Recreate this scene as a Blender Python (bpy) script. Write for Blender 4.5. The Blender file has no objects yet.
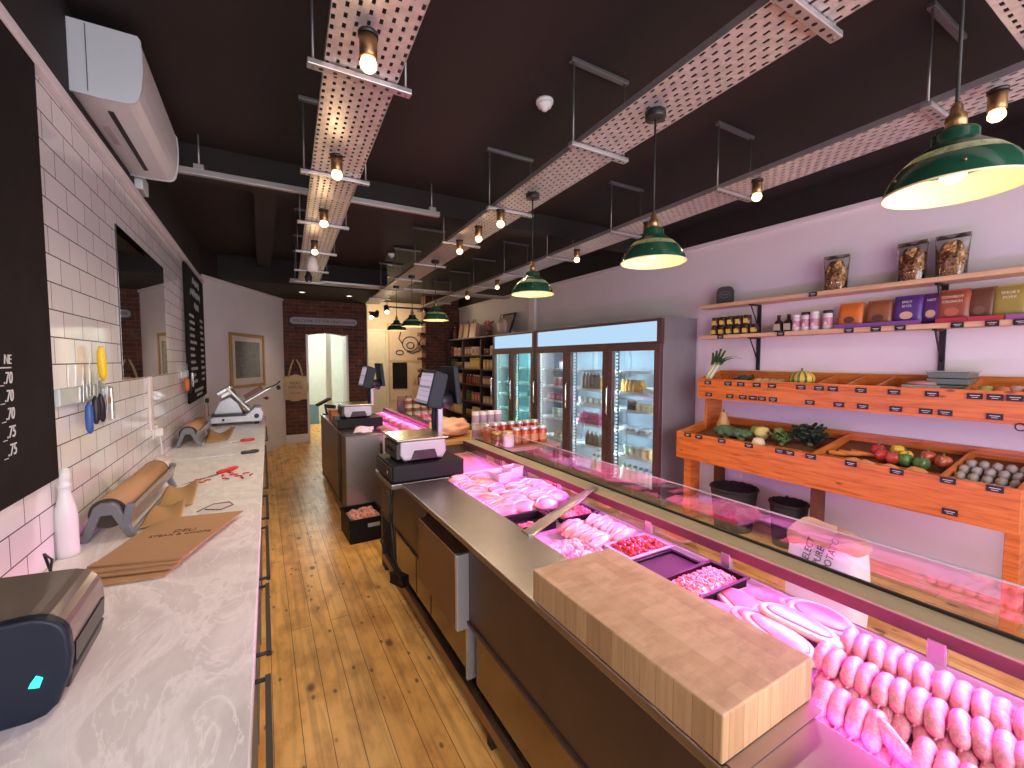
import bpy, bmesh, math, random
from mathutils import Vector, Matrix, Euler, noise
random.seed(7)
PI = math.pi
SC = bpy.context.scene
COL = SC.collection
R = math.radians
ORD = ['zeroth', 'first', 'second', 'third', 'fourth', 'fifth', 'sixth', 'seventh', 'eighth', 'ninth', 'tenth', 'eleventh',
       'twelfth', 'thirteenth', 'fourteenth', 'fifteenth', 'sixteenth', 'seventeenth', 'eighteenth', 'nineteenth', 'twentieth']

# ---------------------------------------------------------------- materials
class NT:
    def __init__(s, name):
        s.m = bpy.data.materials.new(name); s.m.use_nodes = True
        s.t = s.m.node_tree; s.t.nodes.clear()
        s.out = s.n('ShaderNodeOutputMaterial')
    def n(s, typ, **kw):
        x = s.t.nodes.new(typ)
        for k, v in kw.items(): setattr(x, k, v)
        return x
    def set(s, node, **kw):
        for k, v in kw.items():
            k = k.replace('_', ' ')
            i = node.inputs[k]
            if isinstance(v, bpy.types.NodeSocket): s.t.links.new(v, i)
            else:
                if isinstance(v, tuple) and len(v) == 3 and i.type == 'RGBA': v = v + (1,)
                i.default_value = v
        return node
    def link(s, a, b): s.t.links.new(a, b)
    def coord(s, scale=(1, 1, 1), rot=(0, 0, 0), loc=(0, 0, 0), which='Object'):
        c = s.n('ShaderNodeTexCoord'); m = s.n('ShaderNodeMapping')
        m.inputs['Scale'].default_value = scale; m.inputs['Rotation'].default_value = rot; m.inputs['Location'].default_value = loc
        s.link(c.outputs[which], m.inputs['Vector']); return m.outputs[0]
    def noise(s, vec, scale=5, detail=4, rough=.55, dist=0):
        x = s.n('ShaderNodeTexNoise'); s.link(vec, x.inputs['Vector'])
        x.inputs['Scale'].default_value = scale; x.inputs['Detail'].default_value = detail
        x.inputs['Roughness'].default_value = rough; x.inputs['Distortion'].default_value = dist
        return x.outputs['Fac']
    def ramp(s, fac, stops):
        x = s.n('ShaderNodeValToRGB'); s.link(fac, x.inputs['Fac'])
        e = x.color_ramp.elements
        while len(e) < len(stops): e.new(.5)
        for el, (p, c) in zip(e, stops):
            el.position = p; el.color = (c + (1,)) if isinstance(c, tuple) else (c, c, c, 1)
        return x.outputs['Color']
    def mix(s, fac, a, b, mode='MIX'):
        x = s.n('ShaderNodeMix', data_type='RGBA', blend_type=mode)
        for sock, v in ((x.inputs[0], fac), (x.inputs[6], a), (x.inputs[7], b)):
            if isinstance(v, bpy.types.NodeSocket): s.link(v, sock)
            elif isinstance(v, tuple): sock.default_value = v + (1,)
            else: sock.default_value = v
        return x.outputs[2]
    def math(s, op, a, b=0.0):
        x = s.n('ShaderNodeMath', operation=op)
        for i, v in ((0, a), (1, b)):
            if isinstance(v, bpy.types.NodeSocket): s.link(v, x.inputs[i])
            else: x.inputs[i].default_value = v
        return x.outputs[0]
    def bump(s, h, strength=.2, dist=.01):
        x = s.n('ShaderNodeBump'); s.link(h, x.inputs['Height'])
        x.inputs['Strength'].default_value = strength; x.inputs['Distance'].default_value = dist
        return x.outputs[0]
    def bsdf(s, col, rough=.5, metal=0., normal=None, **kw):
        b = s.n('ShaderNodeBsdfPrincipled')
        s.set(b, Base_Color=col, Roughness=rough, Metallic=metal)
        for k, v in kw.items(): s.set(b, **{k: v})
        if normal is not None: s.link(normal, b.inputs['Normal'])
        s.link(b.outputs[0], s.out.inputs['Surface']); s.b = b
        return s.m

_mats = {}
def M(name, col=(.5, .5, .5), rough=.5, metal=0., var=.12, scale=8, bump=0., **kw):
    """plain procedural material: base colour with a little noise variation"""
    if name in _mats: return _mats[name]
    s = NT(name); v = s.coord()
    f = s.noise(v, scale, 4)
    c = s.mix(f, tuple(max(0, x * (1 - var)) for x in col), tuple(min(1, x * (1 + var)) for x in col))
    nrm = s.bump(s.noise(v, scale * 4, 3), bump, .01) if bump else None
    s.bsdf(c, rough, metal, nrm, **kw); _mats[name] = s.m
    return s.m
def EM(name, col, strength):
    if name in _mats: return _mats[name]
    s = NT(name); e = s.n('ShaderNodeEmission'); s.set(e, Color=col, Strength=strength)
    s.link(e.outputs[0], s.out.inputs['Surface']); _mats[name] = s.m
    return s.m
def GLASS(name, tint=(1, 1, 1), refl=1.0, rough=0.0, base=0.0):
    if name in _mats: return _mats[name]
    s = NT(name); t = s.n('ShaderNodeBsdfTransparent'); g = s.n('ShaderNodeBsdfGlossy'); f = s.n('ShaderNodeFresnel'); x = s.n('ShaderNodeMixShader')
    s.set(t, Color=tint); s.set(g, Roughness=rough); f.inputs['IOR'].default_value = 1.5
    s.link(s.math('ADD', s.math('MULTIPLY', f.outputs[0], refl), base), x.inputs[0]); s.link(t.outputs[0], x.inputs[1]); s.link(g.outputs[0], x.inputs[2])
    s.link(x.outputs[0], s.out.inputs['Surface']); _mats[name] = s.m
    return s.m
def custom(fn):
    name = fn.__name__
    def get():
        if name not in _mats:
            s = NT(name); fn(s); _mats[name] = s.m
        return _mats[name]
    return get

@custom
def pine_floor(s):
    v = s.coord(rot=(0, 0, R(90)))
    b = s.n('ShaderNodeTexBrick', offset=.37, squash=1.0)
    s.set(b, Vector=v, Color1=(1.0, .59, .19), Color2=(.88, .46, .13), Mortar=(.15, .07, .02), Scale=1.0, Mortar_Size=.0016, Brick_Width=2.9, Row_Height=.112, Bias=-.1)
    p = s.coord()
    w = s.noise(s.coord(scale=(26, 1.1, 1)), 1.0, 7, .62, .5)
    g = s.ramp(w, [(.3, (.62, .55, .47)), (.5, (1, 1, 1)), (.72, (1.12, 1.12, 1.1))])
    c = s.mix(.8, b.outputs['Color'], g, 'MULTIPLY')
    cl = s.ramp(s.noise(s.coord(scale=(5, 2.6, 1)), 1.6, 4), [(.36, (.66, .52, .40)), (.56, (1, 1, 1))])
    c = s.mix(.75, c, cl, 'MULTIPLY')
    vo = s.n('ShaderNodeTexVoronoi'); s.set(vo, Vector=s.coord(scale=(4.4, 2.5, 1)), Scale=1.0, Randomness=1.0)
    k = s.ramp(vo.outputs['Distance'], [(.05, 1.0), (.12, 0.0)])
    c = s.mix(s.math('MULTIPLY', k, .85), c, (.11, .032, .010))
    vo2 = s.n('ShaderNodeTexVoronoi'); s.set(vo2, Vector=s.coord(scale=(13, 7, 1), loc=(3, 1, 0)), Scale=1.0)
    k2 = s.ramp(vo2.outputs['Distance'], [(.08, 1.0), (.15, 0.0)])
    c = s.mix(s.math('MULTIPLY', k2, .8), c, (.16, .06, .02))
    st = s.ramp(s.noise(s.coord(scale=(40, 5, 1), loc=(5, 2, 0)), 1.0, 5, .7), [(.62, 0.), (.74, .6)])
    c = s.mix(st, c, (.30, .12, .035))
    s.bsdf(c, s.ramp(w, [(.3, .42), (.7, .3)]), 0, s.bump(b.outputs['Fac'], -.3, .004))

def _wall_uv(s):
    c = s.n('ShaderNodeTexCoord'); sp = s.n('ShaderNodeSeparateXYZ'); cb = s.n('ShaderNodeCombineXYZ')
    s.link(c.outputs['Object'], sp.inputs[0]); return sp, cb
@custom
def metro_tile(s):
    sp, cb = _wall_uv(s); s.link(sp.outputs['Y'], cb.inputs['X']); s.link(s.math('ADD', sp.outputs['Z'], -.045), cb.inputs['Y'])
    b = s.n('ShaderNodeTexBrick', offset=.5)
    s.set(b, Vector=cb.outputs[0], Color1=(.80, .78, .79), Color2=(.74, .72, .73), Mortar=(.04, .036, .036), Scale=1.0, Mortar_Size=.0024, Brick_Width=.215, Row_Height=.1065, Bias=0.)
    h = s.noise(cb.outputs[0], 7, 2)
    t = s.math('ADD', s.math('MULTIPLY', b.outputs['Fac'], -1.0), s.math('MULTIPLY', h, .5))
    s.bsdf(b.outputs['Color'], s.ramp(b.outputs['Fac'], [(0, .07), (1, .8)]), 0, s.bump(t, .22, .006))
def _brick(s, ax):
    sp, cb = _wall_uv(s); s.link(sp.outputs[ax], cb.inputs['X']); s.link(sp.outputs['Z'], cb.inputs['Y'])
    b = s.n('ShaderNodeTexBrick', offset=.5)
    s.set(b, Vector=cb.outputs[0], Color1=(.145, .044, .027), Color2=(.060, .023, .018), Mortar=(.15, .11, .09), Scale=1.0, Mortar_Size=.006, Mortar_Smooth=.3, Brick_Width=.225, Row_Height=.075, Bias=-.15)
    n = s.noise(s.coord(), 14, 5, .65)
    c = s.mix(.7, b.outputs['Color'], s.ramp(n, [(.3, (.45, .42, .4)), (.6, (1.15, 1.1, 1.05))]), 'MULTIPLY')
    n2 = s.ramp(s.noise(s.coord(), 3.1, 5, .7), [(.6, 0.), (.75, .35)])
    c = s.mix(n2, c, (.42, .33, .27))
    t = s.math('ADD', s.math('MULTIPLY', b.outputs['Fac'], -1.0), s.math('MULTIPLY', n, .7))
    s.bsdf(c, .85, 0, s.bump(t, .7, .012))
@custom
def brick_face(s): _brick(s, 'X')
@custom
def brick_side(s): _brick(s, 'Y')
@custom
def marble_top(s):
    v = s.coord(scale=(1.0, .75, 1), rot=(0, 0, R(-32)))
    n1 = s.noise(v, 1.6, 8, .62, 1.6)
    c = s.ramp(n1, [(.30, (.58, .55, .55)), (.44, (.72, .70, .695)), (.505, (.84, .83, .83)), (.53, (.70, .68, .675)), (.66, (.81, .795, .79))])
    n2 = s.noise(s.coord(scale=(2.0, .55, 1), rot=(0, 0, R(-38))), 2.6, 9, .6, 2.2)
    vein = s.ramp(n2, [(.482, 0.), (.5, .75), (.516, 0.)])
    c = s.mix(vein, c, (.92, .90, .89))
    s.bsdf(c, .28)
@custom
def butcher_block(s):
    v = s.coord(rot=(0, 0, R(90)))
    b = s.n('ShaderNodeTexBrick', offset=.43)
    s.set(b, Vector=v, Color1=(.58, .40, .245), Color2=(.48, .31, .18), Mortar=(.46, .295, .17), Scale=1.0, Mortar_Size=.0005, Brick_Width=.11, Row_Height=.046, Bias=-.1)
    n = s.noise(s.coord(scale=(9, 26, 1)), 1, 6, .6)
    c = s.mix(.6, b.outputs['Color'], s.ramp(n, [(.3, (.72, .66, .6)), (.6, (1.1, 1.08, 1.05))]), 'MULTIPLY')
    st = s.ramp(s.noise(s.coord(), 9, 6, .75), [(.5, 0.), (.75, .55)])
    c = s.mix(st, c, (.34, .185, .085))
    s.bsdf(c, .55, 0, s.bump(n, .12, .003))
@custom
def block_side(s):
    c0 = s.n('ShaderNodeTexCoord'); sp = s.n('ShaderNodeSeparateXYZ'); cb = s.n('ShaderNodeCombineXYZ')
    s.link(c0.outputs['Object'], sp.inputs[0])
    s.link(s.math('ADD', sp.outputs['X'], sp.outputs['Y']), cb.inputs['X']); s.link(sp.outputs['Z'], cb.inputs['Y'])
    b = s.n('ShaderNodeTexBrick', offset=0)
    s.set(b, Vector=cb.outputs[0], Color1=(.50, .335, .165), Color2=(.36, .22, .10), Mortar=(.25, .14, .06), Scale=1.0, Mortar_Size=.0008, Brick_Width=.046, Row_Height=.6, Bias=0)
    m = s.n('ShaderNodeMapping'); m.inputs['Scale'].default_value = (90, 5, 1); s.link(cb.outputs[0], m.inputs[0])
    n = s.noise(m.outputs[0], 1, 5, .6)
    c = s.mix(.6, b.outputs['Color'], s.ramp(n, [(.3, (.7, .62, .55)), (.6, (1.08, 1.06, 1.0))]), 'MULTIPLY')
    s.bsdf(c, .6, 0, s.bump(n, .1, .002))
@custom
def perforated(s):
    """galvanised tray, real slots cut through by transparency; tray length is local Y"""
    v = s.coord(rot=(0, 0, R(90)))
    b = s.n('ShaderNodeTexBrick', offset=.5)
    s.set(b, Vector=v, Color1=(0, 0, 0), Color2=(0, 0, 0), Mortar=(1, 1, 1), Scale=1.0, Mortar_Size=.0122, Mortar_Smooth=0., Brick_Width=.050, Row_Height=.037, Bias=0)
    p = s.n('ShaderNodeBsdfPrincipled'); n = s.noise(s.coord(), 20, 4)
    s.set(p, Base_Color=s.ramp(n, [(.3, (.50, .47, .47)), (.7, (.68, .64, .64))]), Metallic=.55, Roughness=.42)
    t = s.n('ShaderNodeBsdfTransparent'); x = s.n('ShaderNodeMixShader')
    s.link(b.outputs['Fac'], x.inputs[0]); s.link(t.outputs[0], x.inputs[1]); s.link(p.outputs[0], x.inputs[2])
    s.link(x.outputs[0], s.out.inputs['Surface'])
@custom
def stand_pine(s):
    n = s.noise(s.coord(scale=(3, 2.0, 26)), 1.6, 6, .6, .6)
    c = s.ramp(n, [(.3, (.36, .085, .014)), (.5, (.60, .165, .030)), (.72, (.68, .22, .05))])
    vo = s.n('ShaderNodeTexVoronoi'); s.set(vo, Vector=s.coord(scale=(2, 3.4, 9)), Scale=1.)
    k = s.ramp(vo.outputs['Distance'], [(.05, .85), (.11, 0.)])
    c = s.mix(k, c, (.15, .035, .01))
    s.bsdf(c, .38, 0, s.bump(n, .06, .003))
@custom
def shelf_pine(s):
    n = s.noise(s.coord(scale=(30, 2, 30)), 1.2, 5, .6, .4)
    s.bsdf(s.ramp(n, [(.3, (.56, .34, .19)), (.65, (.72, .47, .28))]), .5)
@custom
def brushed_steel(s):
    n = s.noise(s.coord(scale=(90, 2.5, 90)), 1.5, 5, .6)
    n2 = s.noise(s.coord(), 3, 4)
    s.bsdf(s.ramp(n2, [(.3, (.36, .325, .30)), (.7, (.47, .43, .39))]), .30, 1.0)
@custom
def dark_steel(s):
    n2 = s.noise(s.coord(), 2.5, 4)
    s.bsdf(s.ramp(n2, [(.3, (.095, .068, .057)), (.7, (.13, .095, .08))]), .36, .7)
@custom
def door_steel(s):
    n2 = s.noise(s.coord(), 2.5, 4)
    s.bsdf(s.ramp(n2, [(.3, (.22, .175, .145)), (.7, (.29, .235, .20))]), .22, 1.0)
@custom
def painted_wall(s):
    n = s.noise(s.coord(), 2.2, 5)
    s.bsdf(s.ramp(n, [(.3, (.72, .665, .68)), (.7, (.77, .715, .73))]), .6, 0, s.bump(s.noise(s.coord(), 60, 3), .05, .003))
@custom
def black_ceiling(s):
    n = s.noise(s.coord(), 1.3, 5)
    s.bsdf(s.ramp(n, [(.3, (.0075, .0042, .0042)), (.7, (.013, .008, .008))]), .75)
@custom
def board_black(s):
    n = s.noise(s.coord(), 3, 6, .7)
    s.bsdf(s.ramp(n, [(.3, (.013, .010, .010)), (.75, (.022, .018, .017))]), .85, Specular_IOR_Level=.12)
def meat(name, lean, fat, amount=.5, scale=18, rough=.32):
    if name in _mats: return _mats[name]
    s = NT(name); v = s.coord()
    oi = s.n('ShaderNodeObjectInfo'); a = s.n('ShaderNodeVectorMath', operation='ADD')
    s.link(v, a.inputs[0]); s.link(oi.outputs['Random'], a.inputs[1])
    n = s.noise(a.outputs[0], scale, 5, .6, .8)
    c = s.ramp(n, [(amount - .07, lean), (amount + .07, fat)])
    s.bsdf(c, rough, 0, s.bump(s.noise(a.outputs[0], scale * 3, 3), .25, .004)); _mats[name] = s.m
    return s.m
def kraft(name, col=(.43, .245, .115)):
    if name in _mats: return _mats[name]
    s = NT(name); n = s.noise(s.coord(scale=(2, 30, 2)), 6, 4)
    s.bsdf(s.mix(n, tuple(x * .88 for x in col), tuple(x * 1.1 for x in col)), .8, 0, s.bump(s.noise(s.coord(), 9, 4), .12, .006)); _mats[name] = s.m
    return s.m

# ---------------------------------------------------------------- mesh builder
class MB:
    def __init__(s): s.v = []; s.f = []; s.sm = []; s.mi = []
    def add(s, vs, fs, smooth=False, mi=0):
        b = len(s.v); s.v += [Vector(p) for p in vs]
        for f in fs: s.f.append(tuple(i + b for i in f)); s.sm.append(smooth); s.mi.append(mi)
        return s
    def box(s, x0, x1, y0, y1, z0, z1, mi=0, top=None):
        vs = [(x, y, z) for z in (z0, z1) for y in (y0, y1) for x in (x0, x1)]
        fs = [(0, 2, 3, 1), (4, 5, 7, 6), (0, 1, 5, 4), (2, 6, 7, 3), (0, 4, 6, 2), (1, 3, 7, 5)]
        s.add(vs, fs, False, mi)
        if top is not None: s.mi[-5] = top
        return s
    def hexa(s, vs, mi=0):
        """8 corners: bottom 4 (ccw), top 4 (ccw)"""
        return s.add(vs, [(3, 2, 1, 0), (4, 5, 6, 7), (0, 1, 5, 4), (1, 2, 6, 5), (2, 3, 7, 6), (3, 0, 4, 7)], False, mi)
    def obox(s, c, size, rot=(0, 0, 0), mi=0):
        m = Matrix.Translation(c) @ Euler(rot).to_matrix().to_4x4()
        hx, hy, hz = (k / 2 for k in size)
        vs = [m @ Vector((x, y, z)) for z in (-hz, hz) for y in (-hy, hy) for x in (-hx, hx)]
        return s.add(vs, [(0, 2, 3, 1), (4, 5, 7, 6), (0, 1, 5, 4), (2, 6, 7, 3), (0, 4, 6, 2), (1, 3, 7, 5)], False, mi)
    def tube(s, pts, rad, n=10, caps=True, smooth=True, mi=0):
        pts = [Vector(p) for p in pts]
        rads = rad if isinstance(rad, (list, tuple)) else [rad] * len(pts)
        vs = []; k = len(pts); up = None
        for i, p in enumerate(pts):
            t = (pts[min(i + 1, k - 1)] - pts[max(i - 1, 0)]).normalized()
            if up is None:
                up = Vector((0, 0, 1)) if abs(t.z) < .9 else Vector((1, 0, 0))
            a = t.cross(up)
            if a.length < 1e-6: a = t.orthogonal()
            a.normalize(); b = a.cross(t).normalized(); up = b
            for j in range(n):
                g = 2 * PI * j / n
                vs.append(p + (a * math.cos(g) + b * math.sin(g)) * rads[i])
        fs = [(i * n + j, i * n + (j + 1) % n, (i + 1) * n + (j + 1) % n, (i + 1) * n + j) for i in range(k - 1) for j in range(n)]
        s.add(vs, fs, smooth, mi)
        if caps:
            b = len(s.v) - len(vs)
            s.f.append(tuple(b + j for j in range(n))[::-1]); s.sm.append(False); s.mi.append(mi)
            s.f.append(tuple(b + (k - 1) * n + j for j in range(n))); s.sm.append(False); s.mi.append(mi)
        return s
    def cyl(s, p0, p1, r, r1=None, n=16, mi=0):
        return s.tube([p0, p1], [r, r if r1 is None else r1], n, True, True, mi)
    def lathe(s, c, prof, n=20, mi=0, close=True):
        c = Vector(c); vs = []
        for r, z in prof:
            for j in range(n):
                g = 2 * PI * j / n; vs.append(c + Vector((r * math.cos(g), r * math.sin(g), z)))
        k = len(prof)
        fs = [(i * n + j, i * n + (j + 1) % n, (i + 1) * n + (j + 1) % n, (i + 1) * n + j) for i in range(k - 1) for j in range(n)]
        s.add(vs, fs, True, mi)
        if close:
            b = len(s.v) - len(vs)
            if prof[0][0] > 1e-4: s.f.append(tuple(b + j for j in range(n))[::-1]); s.sm.append(False); s.mi.append(mi)
            if prof[-1][0] > 1e-4: s.f.append(tuple(b + (k - 1) * n + j for j in range(n))); s.sm.append(False); s.mi.append(mi)
        return s
    def prism(s, poly, axis, a, b, mi=0):
        """poly: 2D points; axis x: (y,z) extruded a..b in x; y: (x,z); z: (x,y)"""
        def P(p, t): return {'x': (t, p[0], p[1]), 'y': (p[0], t, p[1]), 'z': (p[0], p[1], t)}[axis]
        n = len(poly)
        vs = [P(p, a) for p in poly] + [P(p, b) for p in poly]
        fs = [tuple(range(n))[::-1], tuple(range(n, 2 * n))] + [(i, (i + 1) % n, n + (i + 1) % n, n + i) for i in range(n)]
        return s.add(vs, fs, False, mi)
    def blob(s, c, size, amp=.12, freq=3., seed=0, sub=3, rot=(0, 0, 0), mi=0, flat=None):
        bm = bmesh.new(); bmesh.ops.create_icosphere(bm, subdivisions=sub, radius=1)
        m = Matrix.Translation(c) @ Euler(rot).to_matrix().to_4x4()
        o = Vector((seed * 3.7, seed * 1.3, seed * 7.1)); vs = []
        for v in bm.verts:
            p = v.co * (1 + amp * noise.noise(v.co * freq + o) * 1.6)
            if flat is not None and p.z < flat: p.z = flat
            vs.append(m @ Vector((p.x * size[0], p.y * size[1], p.z * size[2])))
        fs = [tuple(v.index for v in f.verts) for f in bm.faces]; bm.free()
        return s.add(vs, fs, True, mi)
    def grid(s, fn, nu, nv, smooth=True, mi=0):
        vs = [fn(i / (nu - 1), j / (nv - 1)) for j in range(nv) for i in range(nu)]
        fs = [(j * nu + i, j * nu + i + 1, (j + 1) * nu + i + 1, (j + 1) * nu + i) for j in range(nv - 1) for i in range(nu - 1)]
        return s.add(vs, fs, smooth, mi)
    def mesh(s, name, mats, xf=None):
        me = bpy.data.meshes.new(name)
        vs = [xf @ v for v in s.v] if xf is not None else s.v
        me.from_pydata([tuple(v) for v in vs], [], s.f)
        me.polygons.foreach_set('use_smooth', s.sm); me.polygons.foreach_set('material_index', s.mi)
        for m in (mats if isinstance(mats, (list, tuple)) else [mats]): me.materials.append(m)
        bm = bmesh.new(); bm.from_mesh(me); bmesh.ops.recalc_face_normals(bm, faces=bm.faces); bm.to_mesh(me); bm.free()
        me.update(); return me

WM = {}      # world matrices of roots
ROOTS = []
def tag(o, label=None, cat=None, group=None, kind=None):
    if label: o['label'] = label
    if cat: o['category'] = cat
    if group: o['group'] = group
    if kind: o['kind'] = kind
    return o
def thing(name, label, cat, loc=(0, 0, 0), rz=0., group=None):
    o = bpy.data.objects.new(name, None); COL.objects.link(o)
    o.empty_display_size = .05
    o.location = loc; o.rotation_euler = (0, 0, rz)
    WM[o.name] = Matrix.Translation(loc) @ Matrix.Rotation(rz, 4, 'Z'); ROOTS.append(o)
    return tag(o, label, cat, group)
def _mods(o, bev, seg, sub, solid):
    if solid:
        m = o.modifiers.new('s', 'SOLIDIFY'); m.thickness = solid; m.offset = 0
    if bev:
        m = o.modifiers.new('b', 'BEVEL'); m.width = bev; m.segments = seg; m.limit_method = 'ANGLE'; m.angle_limit = R(40)
    if sub:
        m = o.modifiers.new('u', 'SUBSURF'); m.levels = m.render_levels = sub
def part(name, mb, mats, parent, world=False, bev=0, seg=2, sub=0, solid=0, label=None, kind=None):
    """one mesh under its thing (or under a part: sub-part). world=True: vertices given in world space"""
    xf = None
    root = parent
    while root.parent is not None: root = root.parent
    if world: xf = WM[root.name].inverted()
    o = bpy.data.objects.new(name, mb.mesh(name, mats, xf)); COL.objects.link(o); o.parent = parent
    _mods(o, bev, seg, sub, solid); tag(o, label, kind=kind)
    return o
def single(name, mb, mats, label, cat, group=None, loc=(0, 0, 0), rot=(0, 0, 0), bev=0, seg=2, sub=0, solid=0, kind=None):
    o = bpy.data.objects.new(name, mb.mesh(name, mats)); COL.objects.link(o)
    o.location = loc; o.rotation_euler = rot; _mods(o, bev, seg, sub, solid)
    WM[o.name] = Matrix.Translation(loc) @ Euler(rot).to_matrix().to_4x4(); ROOTS.append(o)
    return tag(o, label, cat, group, kind)
def struct(name, mb, mats, bev=0, parent=None):
    o = bpy.data.objects.new(name, mb.mesh(name, mats)); COL.objects.link(o); _mods(o, bev, 2, 0, 0)
    if parent: o.parent = parent
    else: o['kind'] = 'structure'
    return o
def dup(src, loc, rot=None, label=None, group=None, scale=None):
    def cp(o, p):
        c = o.copy(); COL.objects.link(c); c.parent = p
        for ch in KIDS.get(o.name, ()): cp(ch, c)
        return c
    KIDS = {}
    def walk(o):
        k = list(o.children); KIDS[o.name] = k
        for x in k: walk(x)
    walk(src)
    r = cp(src, None); r.location = loc
    if rot is not None: r.rotation_euler = rot if isinstance(rot, (tuple, list)) else (0, 0, rot)
    if scale: r.scale = scale if isinstance(scale, (tuple, list)) else (scale,) * 3
    if label: r['label'] = label
    if group: r['group'] = group
    ROOTS.append(r); WM[r.name] = Matrix.Translation(loc) @ r.rotation_euler.to_matrix().to_4x4()
    return r
def text(body, name, mat, parent, loc, rot, size, align='CENTER', ext=.0008, shear=0., sx=1.):
    cu = bpy.data.curves.new(name, 'FONT'); cu.body = body; cu.size = size; cu.align_x = align; cu.align_y = 'CENTER'
    cu.extrude = ext; cu.shear = shear; cu.materials.append(mat); cu.resolution_u = 3
    tmp = bpy.data.objects.new(name, cu); me = bpy.data.meshes.new_from_object(tmp)
    bpy.data.objects.remove(tmp)
    o = bpy.data.objects.new(name, me); COL.objects.link(o)
    if parent is not None:
        o.parent = parent
        root = parent
        while root.parent is not None: root = root.parent
        w = WM.get(root.name, Matrix())
        o.matrix_local = w.inverted() @ (Matrix.Translation(loc) @ Euler(rot).to_matrix().to_4x4()) @ Matrix.Diagonal((sx, 1, 1, 1))
    else: o.location = loc; o.rotation_euler = rot
    return o
FX, FNX, FNY = (R(90), 0, R(90)), (R(90), 0, R(-90)), (R(90), 0, 0)      # text facing +X, -X, -Y
def light(kind, name, loc, power, col, size=.1, rot=(0, 0, 0), sy=None, spot=None, blend=.6, spread=None):
    l = bpy.data.lights.new(name, kind); l.energy = power; l.color = col
    if kind == 'AREA':
        l.size = size
        if sy: l.shape = 'RECTANGLE'; l.size_y = sy
        if spread: l.spread = spread
    else: l.shadow_soft_size = size
    if kind == 'SPOT': l.spot_size = spot; l.spot_blend = blend
    o = bpy.data.objects.new(name, l); COL.objects.link(o); o.location = loc; o.rotation_euler = rot
    return o
# ================================================================ SETTING
CEIL = 3.22
blk = black_ceiling(); wht = painted_wall()
struct('floor', MB().box(-.95, 4.6, -1.8, 13.6, -.1, 0), pine_floor())
struct('ceiling', MB().box(-.95, 4.6, -1.8, 12.2, CEIL, CEIL + .12), blk)
struct('wall_left', MB().box(-.9, -.7, -1.8, 7.4, 0, 2.74), metro_tile())
struct('wall_left_upper', MB().box(-.9, -.7, -1.8, 7.4, 2.74, CEIL), blk)
struct('trim_1', MB().box(-.7, -.665, -1.8, 7.42, 2.72, 2.765), M('white_gloss', (.72, .68, .69), .35), bev=.006)
dg = [(-.7, 7.4), (.38, 9.6), (.30, 9.7), (-.9, 7.5), (-.9, 7.4)]
struct('wall_left_angled', MB().prism(dg, 'z', 0, 2.84), wht)
struct('wall_left_angled_upper', MB().prism([(x - (.0 if i > 1 else .0), y) for i, (x, y) in enumerate(dg)], 'z', 2.84, CEIL), blk)
nx, ny = 2.2 / 2.451, -1.08 / 2.451
struct('baseboard_left', MB().prism([(-.7, 7.4), (-.7 + nx * .02, 7.4 + ny * .02), (.38 + nx * .02, 9.6 + ny * .02), (.38, 9.6)], 'z', 0, .17), M('white_gloss', (.7, .7, .7)))
struct('trim_2', MB().prism([(-.7, 7.4), (-.7 + nx * .025, 7.4 + ny * .025), (.38 + nx * .025, 9.6 + ny * .025), (.38, 9.6)], 'z', 2.80, 2.845), M('white_gloss'), bev=.005)
# brick wall with the doorway
bw = MB()
bw.box(.30, .80, 9.6, 9.95, 0, 2.85).box(1.55, 1.95, 9.6, 9.95, 0, 2.85)
arch = [(.80, 2.16), (.80, 2.85), (1.55, 2.85), (1.55, 2.16)] + [(1.55 - .75 * k / 8, 2.16 + .05 * math.sin(PI * k / 8)) for k in range(1, 8)]
bw.prism(arch, 'y', 9.6, 9.95)
struct('wall_back', bw, brick_face())
struct('trim_3', MB().box(.772, .815, 9.57, 9.97, 0, 2.17).box(1.535, 1.575, 9.57, 9.97, 0, 2.17), M('white_gloss'), bev=.004)
struct('baseboard_back', MB().box(.36, .775, 9.565, 9.6, 0, .17), M('white_gloss'), bev=.005)
# room behind the doorway: pale walls and a teal lower panel
pale = M('pale_green_plaster', (.75, .79, .745), .7)
struct('wall_passage', MB().box(.1, .3, 9.7, 13.0, 0, 2.75).box(1.97, 2.05, 9.96, 13.0, 0, 2.75).box(.1, 2.05, 13.0, 13.15, 0, 2.75), pale)
struct('ceiling_passage', MB().box(.1, 2.05, 9.96, 13.15, 2.75, 2.85), pale)
struct('trim_4', MB().box(1.30, 1.42, 11.0, 11.08, .0, 2.75), M('pale_green_plaster'))
struct('wall_passage_panel', MB().box(.302, 1.25, 12.2, 12.4, 0, .50), M('teal_panel', (.12, .26, .33), .5))
# rear room, cream wall, brick pier
cream = M('cream_plaster', (.74, .60, .44), .7)
struct('wall_rear', MB().box(1.95, 4.6, 11.95, 12.1, 0, CEIL), cream)
struct('wall_rear_return', MB().box(1.95, 2.03, 9.96, 11.95, 0, CEIL), M('cream_plaster'))
struct('door_1', MB().box(2.30, 2.92, 11.90, 11.95, 0, 2.42), M('cream_door', (.74, .68, .52), .5), bev=.01)
struct('trim_5', MB().box(2.24, 2.30, 11.88, 11.95, 0, 2.48).box(2.92, 2.98, 11.88, 11.95, 0, 2.48).box(2.30, 2.92, 11.88, 11.95, 2.42, 2.48), M('cream_door'), bev=.006)
pier = MB().box(3.50, 4.42, 10.3, 10.62, 0, CEIL)
for k in range(21):
    if k % 2: pier.box(3.38, 3.50, 10.32, 10.60, .15 * k, .15 * k + .07)
struct('wall_back_pier', pier, brick_face())
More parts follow.
